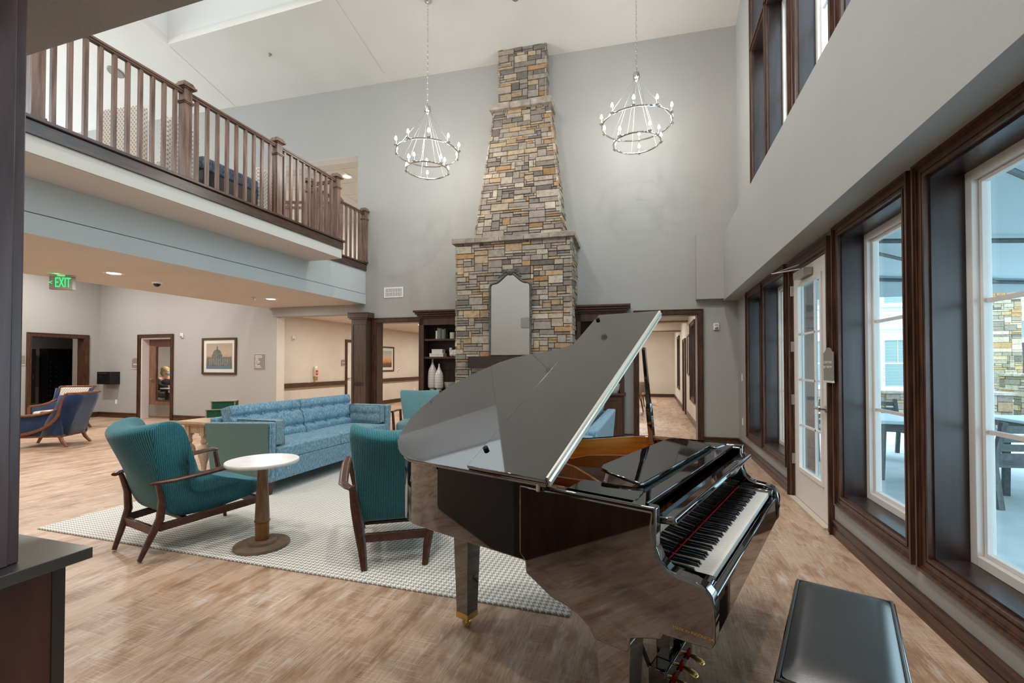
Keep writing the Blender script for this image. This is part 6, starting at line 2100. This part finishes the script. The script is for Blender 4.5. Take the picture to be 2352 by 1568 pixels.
stone_pier('stone_pedestal', 'ledgestone pier with flat cap at the right edge of the courtyard', 'pier', 9.3, 14.9, 0.9, 0.9, 1.15, 81)
stone_pier('stone_column', 'ledgestone porch column just outside the courtyard door', 'column', 4.6, 12.4, 0.5, 0.5, 3.6, 91, False)
t = thing('neighbouring_wing', 'pale blue lap sided two storey wing across the courtyard', 'building', (0, 22.0, 0), 0)
B().box(2.2, 11.9, 0, 0.3, 0.0, 9.5).build('siding_wall', 'siding', t)
B().box(2.2, 11.9, -0.06, 0, -0.03, 0.35).build('stone_base', 'stone_led', t)
def fac_window(x, z, w, h):
    b = B()
    for (x0, x1, z0, z1) in ((x - 0.12, x + w + 0.12, z + h, z + h + 0.2), (x - 0.12, x + w + 0.12, z - 0.16, z), (x - 0.12, x, z, z + h), (x + w, x + w + 0.12, z, z + h), (x + w / 2 - 0.1, x + w / 2 + 0.1, z, z + h)):
        b.box(x0, x1, -0.08, 0, z0, z1)
    f = b.build('window_trim', 'bluegrey', t)
    for k in range(2):
        xx = x + k * (w / 2 + 0.1)
        B().box(xx, xx + w / 2 - 0.1, -0.03, -0.01, z, z + h).build('pane', 'blind', f)
        b = B().box(xx, xx + w / 2 - 0.1, -0.05, -0.03, z + h * 0.5 - 0.03, z + h * 0.5 + 0.03)
        b.box(xx + (w / 2 - 0.1) / 2 - 0.012, xx + (w / 2 - 0.1) / 2 + 0.012, -0.045, -0.03, z + h * 0.5, z + h)
        b.build('sash', 'bluegrey', f)
for x in (3.0, 6.0, 9.0):
    fac_window(x, 0.55, 2.0, 1.85); fac_window(x, 3.9, 2.0, 1.6)
B().box(2.2, 11.9, -0.03, 0, 2.85, 3.05).build('belt_trim', 'bluegrey', t)
t = thing('porch_wing', 'white arched porch and balcony at the right of the courtyard building', 'building', (0, 22.6, 0), 0)
B().box(11.9, 22, 0.8, 1.0, 0.0, 3.3).build('recess_wall', 'ext_recess', t)
b = B()
pts = [(12.6, 2.45)] + [(12.6 + 3.2 * k / 12, 2.45 + 0.75 * sin(pi * k / 12)) for k in range(1, 12)] + [(15.8, 2.45), (22, 2.45), (22, 3.9), (11.9, 3.9), (11.9, 2.45)]
b.prism([(x, 0, z) for x, z in pts], (0, 0.3, 0)); b.build('arched_beam', 'bluegrey', t)
B().box(11.9, 22, -0.2, 0.3, 3.9, 4.15).build('balcony_deck', 'bluegrey', t)
B().box(11.9, 22, 0.9, 1.0, 4.15, 9.0).build('upper_wall', 'siding', t)
b = B()
for k in range(40):
    b.box(12.6 + k * 0.13, 12.62 + k * 0.13, -0.1, -0.08, 4.15, 5.15)
b.box(12.5, 18, -0.12, -0.06, 5.13, 5.19)
o = b.build('iron_railing', 'black', t)
b = B().box(13.3, 14.5, 0.7, 0.82, 0.0, 2.3); b.build('porch_door', 'jamb', t)
b = B().box(13.1, 13.3, 0.65, 0.82, 0.0, 2.45).box(14.5, 14.7, 0.65, 0.82, 0.0, 2.45).box(13.1, 14.7, 0.65, 0.82, 2.3, 2.5); b.build('door_frame', 'bluegrey', t)
t = thing('grass_clump', 'dry ornamental grass clump by the stone column outside', 'plant', (11.2, 20.6, -0.01))
b = B(); rr = random.Random(5)
for k in range(70):
    a, l = rr.random() * 2 * pi, 0.35 + rr.random() * 0.35
    x, y = cos(a) * 0.1 * rr.random(), sin(a) * 0.1 * rr.random()
    b.tube([(x, y, 0), (x + 0.12 * cos(a), y + 0.12 * sin(a), l * 0.6), (x + 0.3 * cos(a), y + 0.3 * sin(a), l)], [0.008, 0.006, 0.002], 3)
b.build('blades', mk('dry_grass', s(176, 160, 132), s(146, 130, 104), scale=20, rough=0.9), t)
